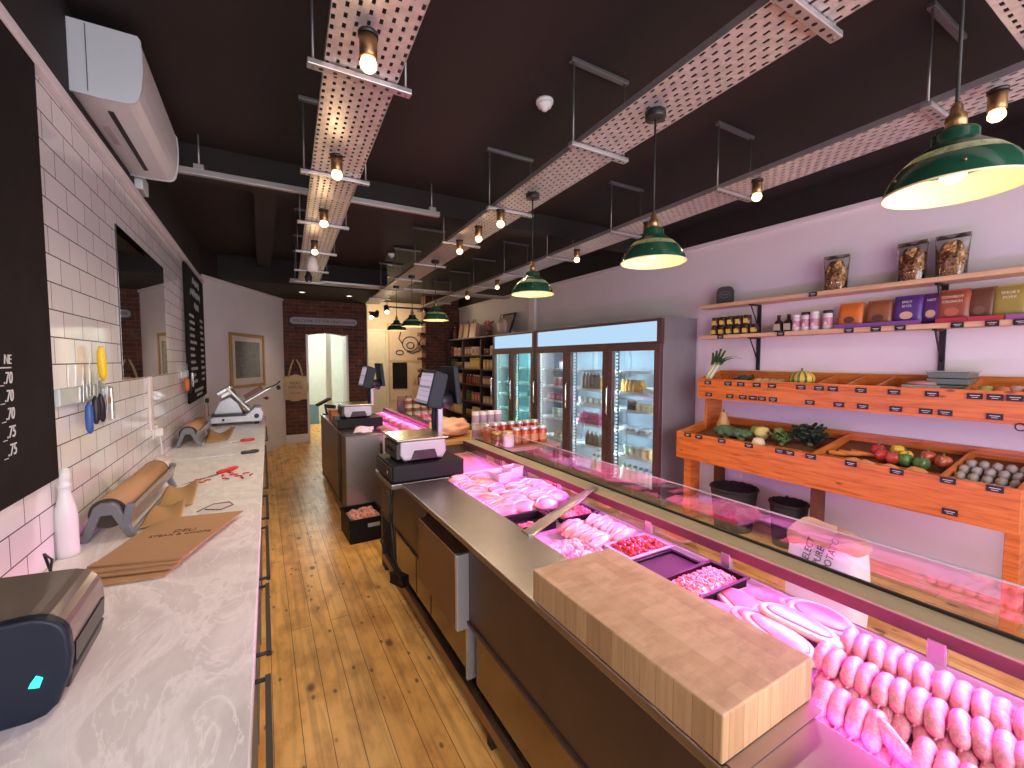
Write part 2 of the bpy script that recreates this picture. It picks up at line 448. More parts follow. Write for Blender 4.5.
# right wall with dark band over it
struct('wall_right', MB().box(4.4, 4.6, -1.8, 12.1, 0, 2.97), wht)
struct('wall_right_upper', MB().box(4.38, 4.6, -1.8, 12.1, 2.97, CEIL), blk)
struct('trim_6', MB().box(4.365, 4.4, -1.8, 10.3, 2.93, 2.975), M('white_gloss'), bev=.006)
struct('trim_7', MB().box(4.34, 4.4, 6.72, 6.93, 2.1, 2.93), wht, bev=.004)
struct('baseboard_right', MB().box(4.375, 4.4, -1.8, 3.3, 0, .15), M('white_gloss'), bev=.004)
# dropped black soffit by the back wall and a downstand beam
struct('ceiling_soffit', MB().box(-.9, 1.95, 7.75, 9.96, 2.85, CEIL), blk)
struct('ceiling_beam', MB().box(-.7, 4.38, 3.95, 4.15, 3.02, CEIL), blk)
struct('ceiling_beam_rear', MB().box(-.02, .16, 4.15, 7.75, 3.08, CEIL), blk)
# shop front behind the viewer
fw = MB().box(-.95, 4.6, -1.8, -1.62, 0, .45).box(-.95, 4.6, -1.8, -1.62, 2.75, CEIL)
fw.box(-.95, -.5, -1.8, -1.62, .45, 2.75).box(4.15, 4.6, -1.8, -1.62, .45, 2.75).box(1.5, 1.62, -1.8, -1.62, .45, 2.75)
struct('wall_front', fw, M('shopfront_grey', (.12, .12, .13), .5))
struct('window_1', MB().box(-.5, 1.5, -1.73, -1.715, .45, 2.75).box(1.62, 4.15, -1.73, -1.715, .45, 2.75), GLASS('window_glass', (.95, .97, .97)))

# ---------------------------------------------------------------- world, camera
w = bpy.data.worlds.new('World'); SC.world = w; w.use_nodes = True
bg = w.node_tree.nodes['Background']; bg.inputs[0].default_value = (.80, .86, 1.0, 1); bg.inputs[1].default_value = 1.2
cam = bpy.data.cameras.new('Camera'); cam.lens = 433 / 1024 * 36; cam.sensor_width = 36; cam.sensor_fit = 'HORIZONTAL'; cam.clip_start = .02
co = bpy.data.objects.new('Camera', cam); COL.objects.link(co); co.location = (0, 0, 1.66); co.rotation_euler = (R(90 - 3.2), 0, R(-30)); SC.camera = co
SC.view_settings.view_transform = 'Standard'; SC.view_settings.look = 'None'; SC.view_settings.gamma = 1; SC.view_settings.use_curve_mapping = False
SC.view_settings.exposure = 1.0
SC.cycles.use_denoising = True
SC.cycles.max_bounces = 8; SC.cycles.transparent_max_bounces = 16; SC.cycles.diffuse_bounces = 4; SC.cycles.glossy_bounces = 4
SC.cycles.sample_clamp_indirect = 4.0; SC.cycles.caustics_reflective = False; SC.cycles.caustics_refractive = False
# ================================================================ LEFT WORKTOP SIDE
WT = .90
# worktop and base cabinets
wtop = MB(); xf0, xf1 = -.052, .012
wtop.hexa([(-.7, -.7, WT - .04), (xf0 - .007, -.7, WT - .04), (xf1 + .015, 6.7, WT - .04), (-.7, 6.7, WT - .04), (-.7, -.7, WT), (xf0 - .007, -.7, WT), (xf1 + .015, 6.7, WT), (-.7, 6.7, WT)])
single('worktop', wtop, marble_top(), 'long marbled white and grey worktop running along the tiled wall', 'worktop', bev=.004)
dk = M('cabinet_grey', (.20, .19, .19), .5); hb = M('black_handle', (.012, .012, .013), .4)
hs = [(-.60, .28, -.35, .05, 'beside the shop window'), (.29, .92, .40, .80, 'second from the shop window'), (.93, 1.37, .97, 1.32, 'under the black towel dispenser'), (1.38, 1.92, 1.44, 1.88, 'under the stacked paper bags'), (1.93, 2.62, 1.95, 2.55, 'under the first paper roll dispenser'),
      (2.63, 3.25, 2.70, 3.15, 'under the loose torn paper sheet'), (3.26, 5.2, 3.35, 5.0, 'long one under the red-handled knives'), (5.21, 6.65, 5.35, 6.4, 'under the meat slicer')]
for y0, y1, h0, h1, where in hs:
    xo = -.066 + .0085 * y0
    t = thing('base_cabinet', 'grey base cabinet with a black bar handle, ' + where, 'cabinet', (0, y0, 0), 0, 'base cabinets below the worktop')
    part('body', MB().box(-.68, xo - .022, y0 + .002, y1 - .002, .1, .858), dk, t, True)
    part('plinth', MB().box(-.66, xo - .07, y0 + .004, y1 - .004, 0, .1), M('plinth_black', (.02, .02, .02), .6), t, True)
    d = part('door', MB().box(xo - .022, xo, y0 + .004, y1 - .004, .12, .85), dk, t, True, bev=.002)
    part('handle', MB().tube([(xo, h0, .79), (xo + .052, h0, .79)], .006, 8).tube([(xo, h1, .79), (xo + .052, h1, .79)], .006, 8).box(xo + .042, xo + .056, h0 - .006, h1 + .006, .782, .798), hb, d, True)
# chalkboards
chalk = M('chalk', (.62, .60, .58), .9)
t = thing('menu_board', 'large plain chalkboard with chalk prices at its edge, hung beside the air conditioner', 'chalkboard', (-.7, 1.6, 1.21))
part('panel', MB().box(-.698, -.675, .75, 2.255, 1.215, 2.735), board_black(), t, True, bev=.003)
for i, (s_, z) in enumerate([('NE', 1.66), ('_.70', 1.603), ('_.70', 1.548), ('_.70', 1.493), ('_.75', 1.437), ('_.75', 1.382)]):
    text(s_, 'lettering', chalk, t, (-.674, 1.945, z), FX, .052 if i else .042, 'RIGHT', shear=.18, sx=.85)
part('chalk_line', MB().box(-.675, -.6745, 1.83, 1.945, 1.634, 1.638), chalk, t, True)
t = thing('menu_board', 'tall chalkboard covered in white chalk writing at the end of the tiled wall', 'chalkboard', (-.7, 6.7, 1.18))
part('panel', MB().box(-.698, -.675, 5.75, 7.36, 1.185, 2.70), board_black(), t, True, bev=.003)
rnd = random.Random(3)
wr = MB()
def scrawl(y, z, ln, h):
    pts = []; n = max(6, int(ln / (h * .34)))
    for i in range(n):
        pts.append((-.674, y + ln * i / (n - 1) + rnd.uniform(-.2, .2) * h, z + (h * .5 if i % 2 else -h * .5) * rnd.uniform(.5, 1)))
    wr.tube(pts, .0032, 5, True, False)
for y, z, ln in ((6.25, 2.58, .6), (6.05, 2.44, .9), (6.35, 2.30, .4)): scrawl(y, z, ln, .10)
for k in range(11):
    z = 2.16 - k * .075
    scrawl(5.92, z, rnd.uniform(.3, .55), .035); scrawl(6.85, z, rnd.uniform(.25, .36), .035)
scrawl(6.15, 1.30, .8, .04); scrawl(6.3, 1.24, .5, .03)
part('chalk_lettering', wr, M('chalk_faint', (.34, .33, .32), .9), t, True)
# mirror
t = thing('mirror', 'frameless rectangular mirror mounted on the white tiles', 'mirror', (-.7, 3.95, 1.54))
part('backing', MB().box(-.70, -.694, 3.285, 4.65, 1.545, 2.43), M('mirror_edge', (.03, .03, .03), .4), t, True)
part('glass', MB().box(-.694, -.6935, 3.286, 4.649, 1.546, 2.429), M('mirror_silver', (.86, .86, .86), .015, 1.0, 0), t, True)
# air conditioner
t = thing('air_conditioner', 'white wall-mounted split air conditioning unit above the tiled wall', 'air conditioner', (-.7, 2.7, 2.84))
prof = [(-.70, 2.85), (-.60, 2.845), (-.505, 2.848), (-.482, 2.857), (-.466, 2.88), (-.455, 2.93), (-.448, 3.0), (-.447, 3.08), (-.452, 3.14), (-.462, 3.155), (-.70, 3.155)]
acw = M('ac_white', (.66, .67, .69), .35, var=.03)
part('casing', MB().prism([(x, z) for x, z in prof], 'y', 2.70, 3.70), acw, t, True, bev=.008)
for ya in (2.685, 3.70): part('side_panel', MB().prism([(x + .004 if x > -.69 else x, z + (.004 if z > 3 else -.003)) for x, z in prof], 'y', ya, ya + .015), M('ac_grey', (.56, .60, .63), .4, var=.03), t, True)
part('panel_seam', MB().box(-.64, -.637, 2.682, 2.686, 2.86, 3.15).box(-.472, -.466, 2.72, 3.69, 3.0, 3.003), M('ac_seam', (.1, .11, .12), .6), t, True)
lv = M('louvre_black', (.012, .012, .012), .5)
for x in (-.592, -.535): part('air_slot', MB().obox((x, 3.18, 2.853 + (.006 if x > -.56 else -.006)), (.022, .74, .012), (0, R(-8), 0)), lv, t, True)
part('sticker', MB().box(-.668, -.64, 3.0, 3.22, 2.8455, 2.8475), M('sticker_grey', (.45, .44, .44), .6), t, True)
single('pipe_cover', MB().box(-.70, -.655, 3.80, 3.98, 2.80, 2.90), acw, 'small white pipe cover on the dark wall just past the air conditioner', 'cover', bev=.006)
# cable trunking, sockets
single('cable_trunking', MB().box(-.70, -.684, 3.90, 3.99, 1.16, 1.54), M('trunking_pink', (.70, .62, .60), .5), 'vertical white cable trunking on tiles under the mirror', 'trunking', bev=.003)
wp = M('white_plastic', (.78, .77, .77), .35, var=.03)
for y, z, lab in ((4.06, 1.13, 'white wall socket with a plug under the mirror trunking'), (7.28, 1.10, 'white wall socket with black plug near the end of the tiles')):
    t = thing('wall_socket', lab, 'socket', (-.7, y, z))
    part('plate', MB().box(-.70, -.69, y - .075, y + .075, z - .045, z + .045), wp, t, True, bev=.004)
    part('plug', MB().box(-.69, -.645, y - .06, y - .01, z - .03, z + .03), wp if y < 5 else hb, t, True, bev=.008)
    part('lead', MB().tube([(-.66, y - .035, z - .03), (-.655, y - .035, z - .12), (-.66, y - .02, z - .215), (-.62, y + .02, .905)], .004, 6), M('white_plastic') if y < 5 else hb, t, True)
# knife racks with their tools
steel = M('knife_steel', (.62, .62, .63), .25, 1.0); clear = M('acrylic', (.52, .58, .56), .15, 0, .05)
def rack(y, lab):
    t = thing('knife_rack', lab, 'knife rack', (-.7, y, 1.5))
    part('magnetic_bar', MB().box(-.70, -.682, y - .05, y + .52, 1.475, 1.545), clear, t, True, bev=.004)
    part('end_hook', MB().box(-.684, -.655, y + .50, y + .525, 1.36, 1.52), steel, t, True, bev=.003)
rack(2.38, 'short wall-mounted rack of sharpening tools beside the large chalkboard')
rack(5.38, 'second wall-mounted rack of knives beside the tall chalkboard')
def handle_prof(mb, x, y, z0, z1, r, tilt=0.):
    n = 8; pts = []; rd = []
    for i in range(n):
        u = i / (n - 1); pts.append((x, y + tilt * u, z0 + (z1 - z0) * u)); rd.append(r * (.75 + .35 * math.sin(PI * (u * .85 + .12))) * (.55 if i in (0, n - 1) else 1))
    return mb.tube(pts, rd, 10)
def hung(name, y, zh0, zh1, zb, hc, hn, lab, bw=.035, r=.016, tilt=0.):
    t = thing(name, lab, 'knife', (-.67, y, zh0), 0, 'knives and tools on the wall rack')
    part('handle', handle_prof(MB(), -.665, y, zh0, zh1, r, tilt), M(hn, hc, .4), t, True)
    part('blade', MB().prism([(y - bw / 2, zh1 if zb > zh1 else zh0), (y + bw / 2, zh1 if zb > zh1 else zh0), (y + bw * .42, (zb + (zh1 if zb > zh1 else zh0)) / 2), (y, zb)], 'x', -.678, -.675), steel, t, True)
hung('boning_knife', 2.80, 1.56, 1.725, 1.40, (.86, .58, .02), 'yellow_grip', 'yellow-handled knife standing handle up in the wall rack', r=.0155, tilt=-.02)
hung('butcher_knife', 2.575, 1.335, 1.475, 1.63, (.03, .10, .36), 'blue_grip', 'blue-handled knife hanging handle down from the rack', r=.013)
hung('butcher_knife', 2.665, 1.365, 1.495, 1.66, (.015, .015, .02), 'black_grip', 'black-handled knife hanging next to the blue one', r=.0125)
hung('carving_fork', 2.76, 1.365, 1.50, 1.60, (.012, .012, .012), 'black_grip', 'black-handled tool with a steel guard hanging beside the cleaver', r=.0125, tilt=-.02)
t = thing('cleaver', 'bare steel cleaver with a small orange badge on the rack end', 'knife', (-.67, 2.88, 1.36))
part('blade', MB().prism([(2.82, 1.36), (2.93, 1.36), (2.93, 1.53), (2.84, 1.53)], 'x', -.665, -.66), M('grey_blade', (.50, .47, .42), .4, .7), t, True, bev=.001)
part('badge', MB().cyl((-.66, 2.85, 1.46), (-.655, 2.85, 1.46), .016, None, 12), M('orange_badge', (.45, .13, .03), .5), t, True)
for y, c, n_, lab in ((5.46, (.75, .16, .04), 'orange_grip', 'orange-handled knife hanging on the rack by the tall chalkboard'), (5.62, (.012, .012, .012), 'black_grip', 'black-handled knife hanging beside the orange-handled one')):
    hung('butcher_knife', y, 1.31 if y > 5.5 else 1.34, 1.48, 1.62, c, n_, lab, r=.02)
# white bottle
t = thing('spray_bottle', 'white plastic bottle without a trigger, standing against the tiles', 'bottle', (-.672, 2.285, WT))
bp = [(.0, .0), (.033, .0), (.034, .01), (.034, .155), (.031, .185), (.021, .232), (.0175, .25), (.0175, .262), (.020, .266), (.020, .280), (.0175, .284), (.0175, .298), (.0195, .302), (.0195, .320), (.016, .340), (.0, .345)]
part('body', MB().lathe((0, 0, 0), bp[:9] , 20), wp, t)
part('neck', MB().lathe((0, 0, 0), [(.0, .262)] + bp[8:], 20), wp, t)
# towel dispenser
t = thing('towel_dispenser', 'dark navy towel dispenser with smoky curved cover and green light', 'dispenser', (-.53, 1.425, WT), R(1))
def rr(w, h, r, n=6):
    p = []
    for cx, cy, a in ((w - r, h - r, 0), (r - w, h - r, 90), (r - w, .012 - 0, 180), (w - r * 1.0, .012, 270)):
        if a < 180:
            for k in range(n + 1):
                g = R(a + 90 * k / n); p.append((cx + r * math.cos(g), cy + r * math.sin(g)))
    return p
def dsec(s_=1.):      # end section in x,z: rounded corners, steep front
    p = [(-.20, 0), (.085, 0)]
    p += [(.085 + .05 * math.sin(R(g)), .055 - .05 * math.cos(R(g)) - .005) for g in (30, 60)]
    p += [(.148, .085), (.154, .13), (.152, .175)]
    p += [(.085 + .066 * math.cos(R(g)), .178 + .062 * math.sin(R(g))) for g in (15, 30, 45, 60, 75, 90)]
    p += [(-.20, .236)]
    return [(x * s_, z * s_ * .93) for x, z in p]
nav = M('navy_plastic', (.009, .014, .026), .4, Specular_IOR_Level=.3)
part('end_plate', MB().prism(dsec(), 'y', -.175, -.145), nav, t, bev=.008, seg=3)
part('end_plate', MB().prism(dsec(.93), 'y', .10, .125), M('dark_plastic', (.018, .017, .018), .35), t, bev=.008, seg=3)
part('cover', MB().prism([(x * .96, z * .96 + .002) for x, z in dsec()[2:13] + [(-.10, .236), (-.10, .12)]], 'y', -.15, .105), M('smoky_cover', (.17, .14, .12), .12), t, bev=.004)
part('rear_cover', MB().prism([(-.20, .0), (-.1, .0), (-.1, .222), (-.20, .219)], 'y', -.145, .10), M('dark_plastic'), t, bev=.006)
part('base', MB().box(-.19, .085, -.15, .10, 0.003, .05), M('dark_plastic'), t)
part('slot', MB().obox((.147, -.022, .108), (.006, .215, .046), (0, R(3), 0)), M('slot_black', (.004, .004, .005), .3), t)
part('front_lip', MB().obox((.138, -.022, .054), (.010, .235, .038), (0, R(14), 0)), M('dark_plastic'), t, bev=.004)
part('status_light', MB().prism([(.088, .078), (.104, .074), (.110, .092), (.100, .100), (.092, .088)], 'y', -.1785, -.174), EM('green_led', (.05, .9, .62), 1.3), t)
t = thing('power_adapter', 'black power adapter and tangled lead behind the towel dispenser', 'adapter', (-.64, 1.72, WT))
part('body', MB().obox((0, 0, .03), (.07, .13, .05), (0, 0, R(20))).obox((-.015, -.05, .075), (.05, .07, .045), (R(10), 0, R(35))), M('dark_plastic'), t, bev=.006)
pts = [(.02, .06, .05), (.06, .10, .09), (.05, .16, .13), (.02, .2, .14), (.05, .17, .05), (.09, .14, .04), (.06, .1, .01), (.02, .12, .006)]
part('lead', MB().tube(pts, .004, 6), hb, t)
# paper roll dispensers
def roll_dispenser(loc, rz, ln, lab, s_=1.):
    t = thing('paper_roll_dispenser', lab, 'paper dispenser', loc, R(rz), 'grey counter roll dispensers')
    gm = M('grey_casting', (.16, .17, .185), .45)
    for y, nm in ((0, 'end_frame'), (ln, 'end_frame')):
        mb = MB()
        A = [(-.088, 0), (-.06, 0), (-.018, .105), (.018, .105), (.066, 0), (.096, 0), (.040, .142), (.02, .158), (-.02, .158), (-.040, .142)]
        mb.prism([(a * s_, b * s_) for a, b in A], 'y', y - .014, y + .014)
        part(nm, mb, gm, t, bev=.004)
    prof = [(.0, .0), (.010, .0), (.010, ln - .03), (.0, ln - .03)]
    part('paper_roll', MB().tube([(0, .016, .108 * s_), (0, ln - .016, .108 * s_)], .062 * s_, 28), [kraft('kraft_roll')], t)
    for yc in (.015, ln - .015): part('core_cap', MB().tube([(0, yc - .0005, .108 * s_), (0, yc + .0005, .108 * s_)], .064 * s_, 24), M('roll_end', (.055, .04, .03), .8), t)
    part('cutter_bar', MB().hexa([(.064, .0, .085), (.078, .0, .07), (.078, ln, .07), (.064, ln, .085), (.080, 0, .13), (.092, 0, .118), (.092, ln, .118), (.080, ln, .13)]), M('cutter_steel', (.42, .41, .40), .35, .8), t, bev=.002)
    part('cutter_arm', MB().obox((.068, 0, .09), (.03, .03, .11), (0, R(14), 0)).obox((.068, ln, .09), (.03, .03, .11), (0, R(14), 0)), gm, t, bev=.006)
    part('base_rod', MB().tube([(-.07, 0, .012), (-.07, ln, .012)], .008, 8).tube([(.078, 0, .012), (.078, ln, .012)], .008, 8), gm, t)
    return t
roll_dispenser((-.585, 2.41, WT), -2, .82, 'first brown paper roll in a grey A-frame dispenser, behind the paper bags')
roll_dispenser((-.575, 4.655, WT), -1, .72, 'second brown paper roll in a grey A-frame dispenser, by the slicer', 1.05)
# paper
def sheet(name, pts, z, mat, lab, cat, lift=.0, th=.0015, group=None):
    mb = MB(); n = len(pts)
    P = [Vector((x, y, z)) for x, y in pts]
    def fn(u, v):
        a = P[0].lerp(P[1], u); b = P[3].lerp(P[2], u); p = a.lerp(b, v)
        return p + Vector((0, 0, lift * (math.sin(u * 5 + v * 3) * .5 + .5) * v + .002))
    mb.grid(fn, 12, 12)
    return single(name, mb, mat, lab, cat, group, solid=th)
kr = kraft('kraft_sheet', (.45, .27, .12))
sheet('paper_sheet', [(-.50, 2.47), (-.35, 2.50), (-.36, 2.76), (-.49, 2.78)], WT + .006, kr, 'kraft paper pulled out under the first roll dispenser', 'paper', .03)
sheet('paper_sheet', [(-.49, 2.80), (-.335, 2.76), (-.34, 3.14), (-.49, 3.17)], WT + .004, kr, 'loose kraft paper sheet lying past the printed paper bags', 'paper', .04)
sheet('paper_sheet', [(-.465, 4.76), (-.30, 4.84), (-.25, 5.24), (-.47, 5.40)], WT + .004, kr, 'crumpled kraft paper pulled from the second roll dispenser', 'paper', .07)
# flat paper bags with print
bagm = kraft('kraft_bag', (.41, .238, .115)); ink = M('bag_ink', (.11, .05, .025), .8)
bags = [((-.445, 2.03), 0, -2.0), ((-.415, 2.075), .0085, -5.5), ((-.41, 2.10), .0155, -4.0), ((-.385, 2.125), .0225, -9.0)]
for i, ((x, y), dz, a) in enumerate(bags):
    t = thing('paper_bag', 'flat brown paper bag, %s up in the stack on the worktop%s' % (ORD[i + 1], ', print on top' if i == 3 else ''), 'paper bag', (x, y, WT + .002 + dz), R(a), 'stack of brown paper bags')
    mb = MB()
    vs = [(-.155, -.11), (.135, -.145), (.235, .36), (-.06, .37)]
    mb.hexa([(p[0], p[1], 0) for p in vs] + [(p[0], p[1], .005) for p in vs])
    part('bag_body', mb, bagm, t, bev=.002)
    part('folded_flap', MB().hexa([(-.155, -.11, .005), (.135, -.145, .005), (.142, -.11, .005), (-.148, -.075, .005), (-.155, -.11, .0065), (.135, -.145, .0065), (.142, -.11, .006), (-.148, -.075, .006)]), bagm, t)
    if i == 3:
        for body, px, py, sz in (('DELI', .055, .165, .042), ('STEAK & CHOPS', .05, .125, .030)):
            o = text(body, 'lettering', ink, None, (0, 0, 0), (0, 0, 0), sz); o.parent = t; o.location = (px, py, 0.0056); o.rotation_euler = (0, 0, R(-2))
# knives and scraps on the worktop
def lay_knife(name, a, b, c, hc, hn, lab, bw=.03, r=.012):
    a, b, c = (Vector((p[0], p[1], WT + .014)) for p in (a, b, c))
    t = thing(name, lab, 'knife', tuple(a))
    n = 7; pts = [a.lerp(b, k / (n - 1)) for k in range(n)]
    part('handle', MB().tube(pts, [r * (.6, 1, 1.05, .95, .95, 1.1, .7)[k] for k in range(n)], 10), M(hn, hc, .35), t, True)
    d = (c - b).normalized(); s_ = Vector((-d.y, d.x, 0)) * bw * .5
    lo = Vector((0, 0, -.011))
    part('blade', MB().hexa([b - s_ + lo, c + lo - s_ * .1, c + lo + s_ * .1, b + s_ + lo, b - s_ * .9 + lo * .8, c + lo * .85, c + lo * .85 + s_ * .05, b + s_ * .9 + lo * .8]), steel, t, True)
    return t
lay_knife('butcher_knife', (-.165, 3.54), (-.275, 3.42), (-.44, 3.24), (.48, .012, .015), 'red_grip', 'red-handled knife lying among red scraps beyond the paper bags', .03, .013)
lay_knife('butcher_knife', (-.075, 4.72), (-.19, 4.70), (-.36, 4.66), (.48, .012, .015), 'red_grip', 'red-handled knife lying beside the second paper roll', .03, .013)
lay_knife('sharpening_steel', (-.04, 4.10), (-.165, 4.07), (-.57, 4.06), (.012, .012, .012), 'black_grip', 'long sharpening steel with black handle lying across the worktop', .012, .014)
red = M('red_scrap', (.42, .02, .025), .5)
sc = [(-.35, 3.24), (-.315, 3.28), (-.24, 3.36), (-.20, 3.42), (-.15, 3.30), (-.11, 3.36), (-.08, 3.30), (-.13, 3.24), (-.22, 3.27), (-.18, 3.36), (-.37, 3.32)]
for i, (x, y) in enumerate(sc):
    mb = MB().tube([(-.02, -.004, .004), (-.006, .004, .006), (.008, -.003, .005), (.022, .005, .004)], .0045, 6)
    single('plastic_scrap', mb, red, 'small curled red plastic scrap on the worktop by the red-handled knife', 'scrap', 'red scraps on the worktop', (x, y, WT + .001), (0, 0, R(40 * i)))
single('loose_wire', MB().tube([(-.30, 2.62, WT + .004), (-.24, 2.72, WT + .004), (-.17, 2.72, WT + .004), (-.15, 2.66, WT + .004), (-.20, 2.60, WT + .004), (-.27, 2.64, WT + .004)], .003, 6), M('wire_brown', (.25, .16, .12), .5), 'thin loop of wire lying past the stacked paper bags', 'wire')
t = thing('plastic_bag', 'crumpled clear white plastic bag with red marks against the tiles', 'bag', (-.60, 3.62, WT))
part('bag_body', MB().blob((0, 0, .055), (.06, .14, .06), .3, 2.4, 5, 3, flat=-.9), M('milky_plastic', (.70, .60, .58), .2), t)
part('red_mark', MB().blob((.055, -.03, .05), (.012, .03, .02), .2, 2, 3, 2), red, t)
# meat slicer
t = thing('meat_slicer', 'white and steel meat slicer at the far end of the worktop', 'slicer', (-.27, 6.15, WT), R(0))
sl = M('slicer_white', (.66, .70, .76), .3, .2); sk = M('slicer_steel', (.55, .54, .53), .28, .9)
part('base', MB().prism([(-.27, .03), (.26, .03), (.27, .10), (.25, .19), (.18, .20), (.10, .12), (-.23, .11), (-.27, .08)], 'y', -.22, .22), sl, t, bev=.015, seg=3)
for x in (-.22, .2):
    for y in (-.17, .17): part('foot', MB().cyl((x, y, 0), (x, y, .035), .025, None, 12), hb, t)
part('motor_housing', MB().prism([(-.23, .13), (.06, .13), (.02, .24), (-.06, .33), (-.16, .28)], 'y', -.15, .18), sl, t, bev=.012, seg=3)
part('housing_trim', MB().prism([(-.25, .105), (.10, .105), (.07, .135), (-.24, .135)], 'y', -.225, .2), M('dark_plastic'), t)
part('blade_guard', MB().obox((.02, -.02, .30), (.03, .34, .36), (0, R(-38), 0)), sk, t, bev=.01)
part('blade', MB().cyl((.035, -.02, .31), (.043, -.02, .316), .155, None, 32), steel, t)
part('carriage', MB().obox((.21, 0, .33), (.36, .22, .02), (0, R(-32), 0)), sk, t, bev=.005)
part('meat_pusher', MB().obox((.17, -.06, .37), (.22, .05, .045), (0, R(-32), 0)), M('maroon_plastic', (.16, .025, .03), .4), t, bev=.006)
part('handle', MB().tube([(.30, -.10, .40), (.42, -.12, .46), (.46, -.12, .50)], .008, 8).blob((.44, -.12, .42), (.025, .025, .03), 0, 1, 0, 2), hb, t)
part('top_knob', MB().obox((-.12, -.05, .40), (.17, .16, .05), (0, R(-32), 0)).obox((-.10, -.05, .355), (.13, .13, .05), (0, R(-32), 0)), sk, t, bev=.012)
part('control_knob', MB().cyl((.20, -.225, .10), (.20, -.245, .10), .026, None, 16).cyl((-.13, -.222, .07), (-.13, -.235, .07), .014, None, 12), hb, t)
# picture on the angled wall
d = Vector((1.08, 2.2, 0)).normalized(); nrm = Vector((nx, ny, 0))
ang = math.atan2(d.y, d.x)
c = Vector((-.7, 7.4, 0)) + d * 1.12 + nrm * .004
t = thing('framed_picture', 'framed grey picture with gold frame on the pale angled wall', 'picture', (c.x, c.y, 1.645), ang)
# local x runs along the wall, -y points into the room
fr = M('gold_frame', (.42, .24, .08), .4, .3)
W2, H2 = .52, .44
mbf = MB().box(-W2, W2, -.03, 0, H2 - .05, H2).box(-W2, W2, -.03, 0, -H2, -H2 + .05).box(-W2, -W2 + .05, -.03, 0, -H2 + .05, H2 - .05).box(W2 - .05, W2, -.03, 0, -H2 + .05, H2 - .05)
part('frame', mbf, fr, t, bev=.004)
part('mount', MB().box(-W2 + .05, W2 - .05, -.012, -.002, -H2 + .05, H2 - .05), M('mount_card', (.66, .58, .54), .7), t)
@custom
def grey_print(s):
    n = s.noise(s.coord(scale=(5, 1, 9)), 2.2, 6, .65)
    n2 = s.noise(s.coord(scale=(1.4, 1, 1)), 1.2, 3)
    s.bsdf(s.mix(n2, s.ramp(n, [(.35, (.05, .045, .045)), (.65, (.26, .24, .225))]), (.15, .14, .13)), .15)
part('print', MB().box(-W2 + .15, W2 - .15, -.018, -.012, -H2 + .16, H2 - .13), grey_print(), t)
# ================================================================ CEILING FITTINGS
galv = M('galvanised', (.46, .44, .44), .38, .75); rodm = M('threaded_rod', (.22, .21, .21), .4, .8); perf = perforated()
TZ = 2.80; TS = .048
def tray(x0, y0, y1, wd, lab, z=TZ, rz=None, pre=None):
    t = thing('hanging_cable_tray', lab, 'cable tray', (x0, y0, z), -math.atan(TS) if rz is None else rz)
    L = y1 - y0; h = wd / 2
    part('tray_base', MB().box(-h, h, 0, L, 0, .0025), perf, t)
    part('side_flange', MB().box(-h - .002, -h, 0, L, -.001, .03), galv, t); part('side_flange', MB().box(h, h + .002, 0, L, -.001, .03), galv, t)
    return t
tx = lambda b, y: b + TS * y
LB, MBX, RB = .29, 1.535, 2.735
tray(tx(LB, -1.4), -1.4, 7.25, .275, 'perforated steel cable tray hung over the marbled worktop side')
tray(tx(MBX, -1.4), -1.4, 9.2, .285, 'perforated steel cable tray hung over the meat counter, carrying the green pendants')
tray(tx(RB, -1.4), -1.4, 9.2, .285, 'perforated steel cable tray hung nearest the fridges and produce wall')
tray(1.85, .37, 2.85, .30, 'short perforated cable tray crossing over the three long ones', 2.86, R(-90))
tray(.40, 7.42, 11.2, .22, 'perforated cable tray crossing in front of the brick wall', 2.845, R(-90))
def hanger(x, y, lab, grp, w=.40):
    t = thing('trapeze_hanger', lab, 'hanger', (x, y, TZ), 0, grp)
    part('upper_channel', MB().box(-w / 2, w / 2, -.016, .016, .398, .42), M('channel_grey', (.17, .16, .165), .45, .7), t, bev=.003)
    lc = MB().box(-w / 2, w / 2, -.02, .02, -.026, -.004)
    part('lower_channel', lc, galv, t, bev=.003)
    for s_ in (-1, 1):
        part('rod', MB().cyl((s_ * (w / 2 - .022), 0, -.03), (s_ * (w / 2 - .022), 0, .41), .0055, None, 8), rodm, t)
    for k in range(7): part('slot_hole', MB().cyl((-.15 + .05 * k, 0, -.0266), (-.15 + .05 * k, 0, -.025), .009, None, 8), M('slot_black', (.004, .004, .005), .3), t)
    return t
for b, nm, cnt in ((LB, 'over the worktop', 7), (MBX, 'over the meat counter', 8), (RB, 'by the fridge wall', 8)):
    first = None
    for k in range(cnt):
        y = .80 + 1.063 * k
        lab = '%s steel hanger from the shop window holding the cable tray %s' % (ORD[k + 1], nm)
        if b == LB and k == 6: y = 7.0
        if first is None: first = hanger(tx(b, y), y, lab, 'steel hangers on the tray ' + nm)
        else: dup(first, (tx(b, y), y, TZ), 0, lab)
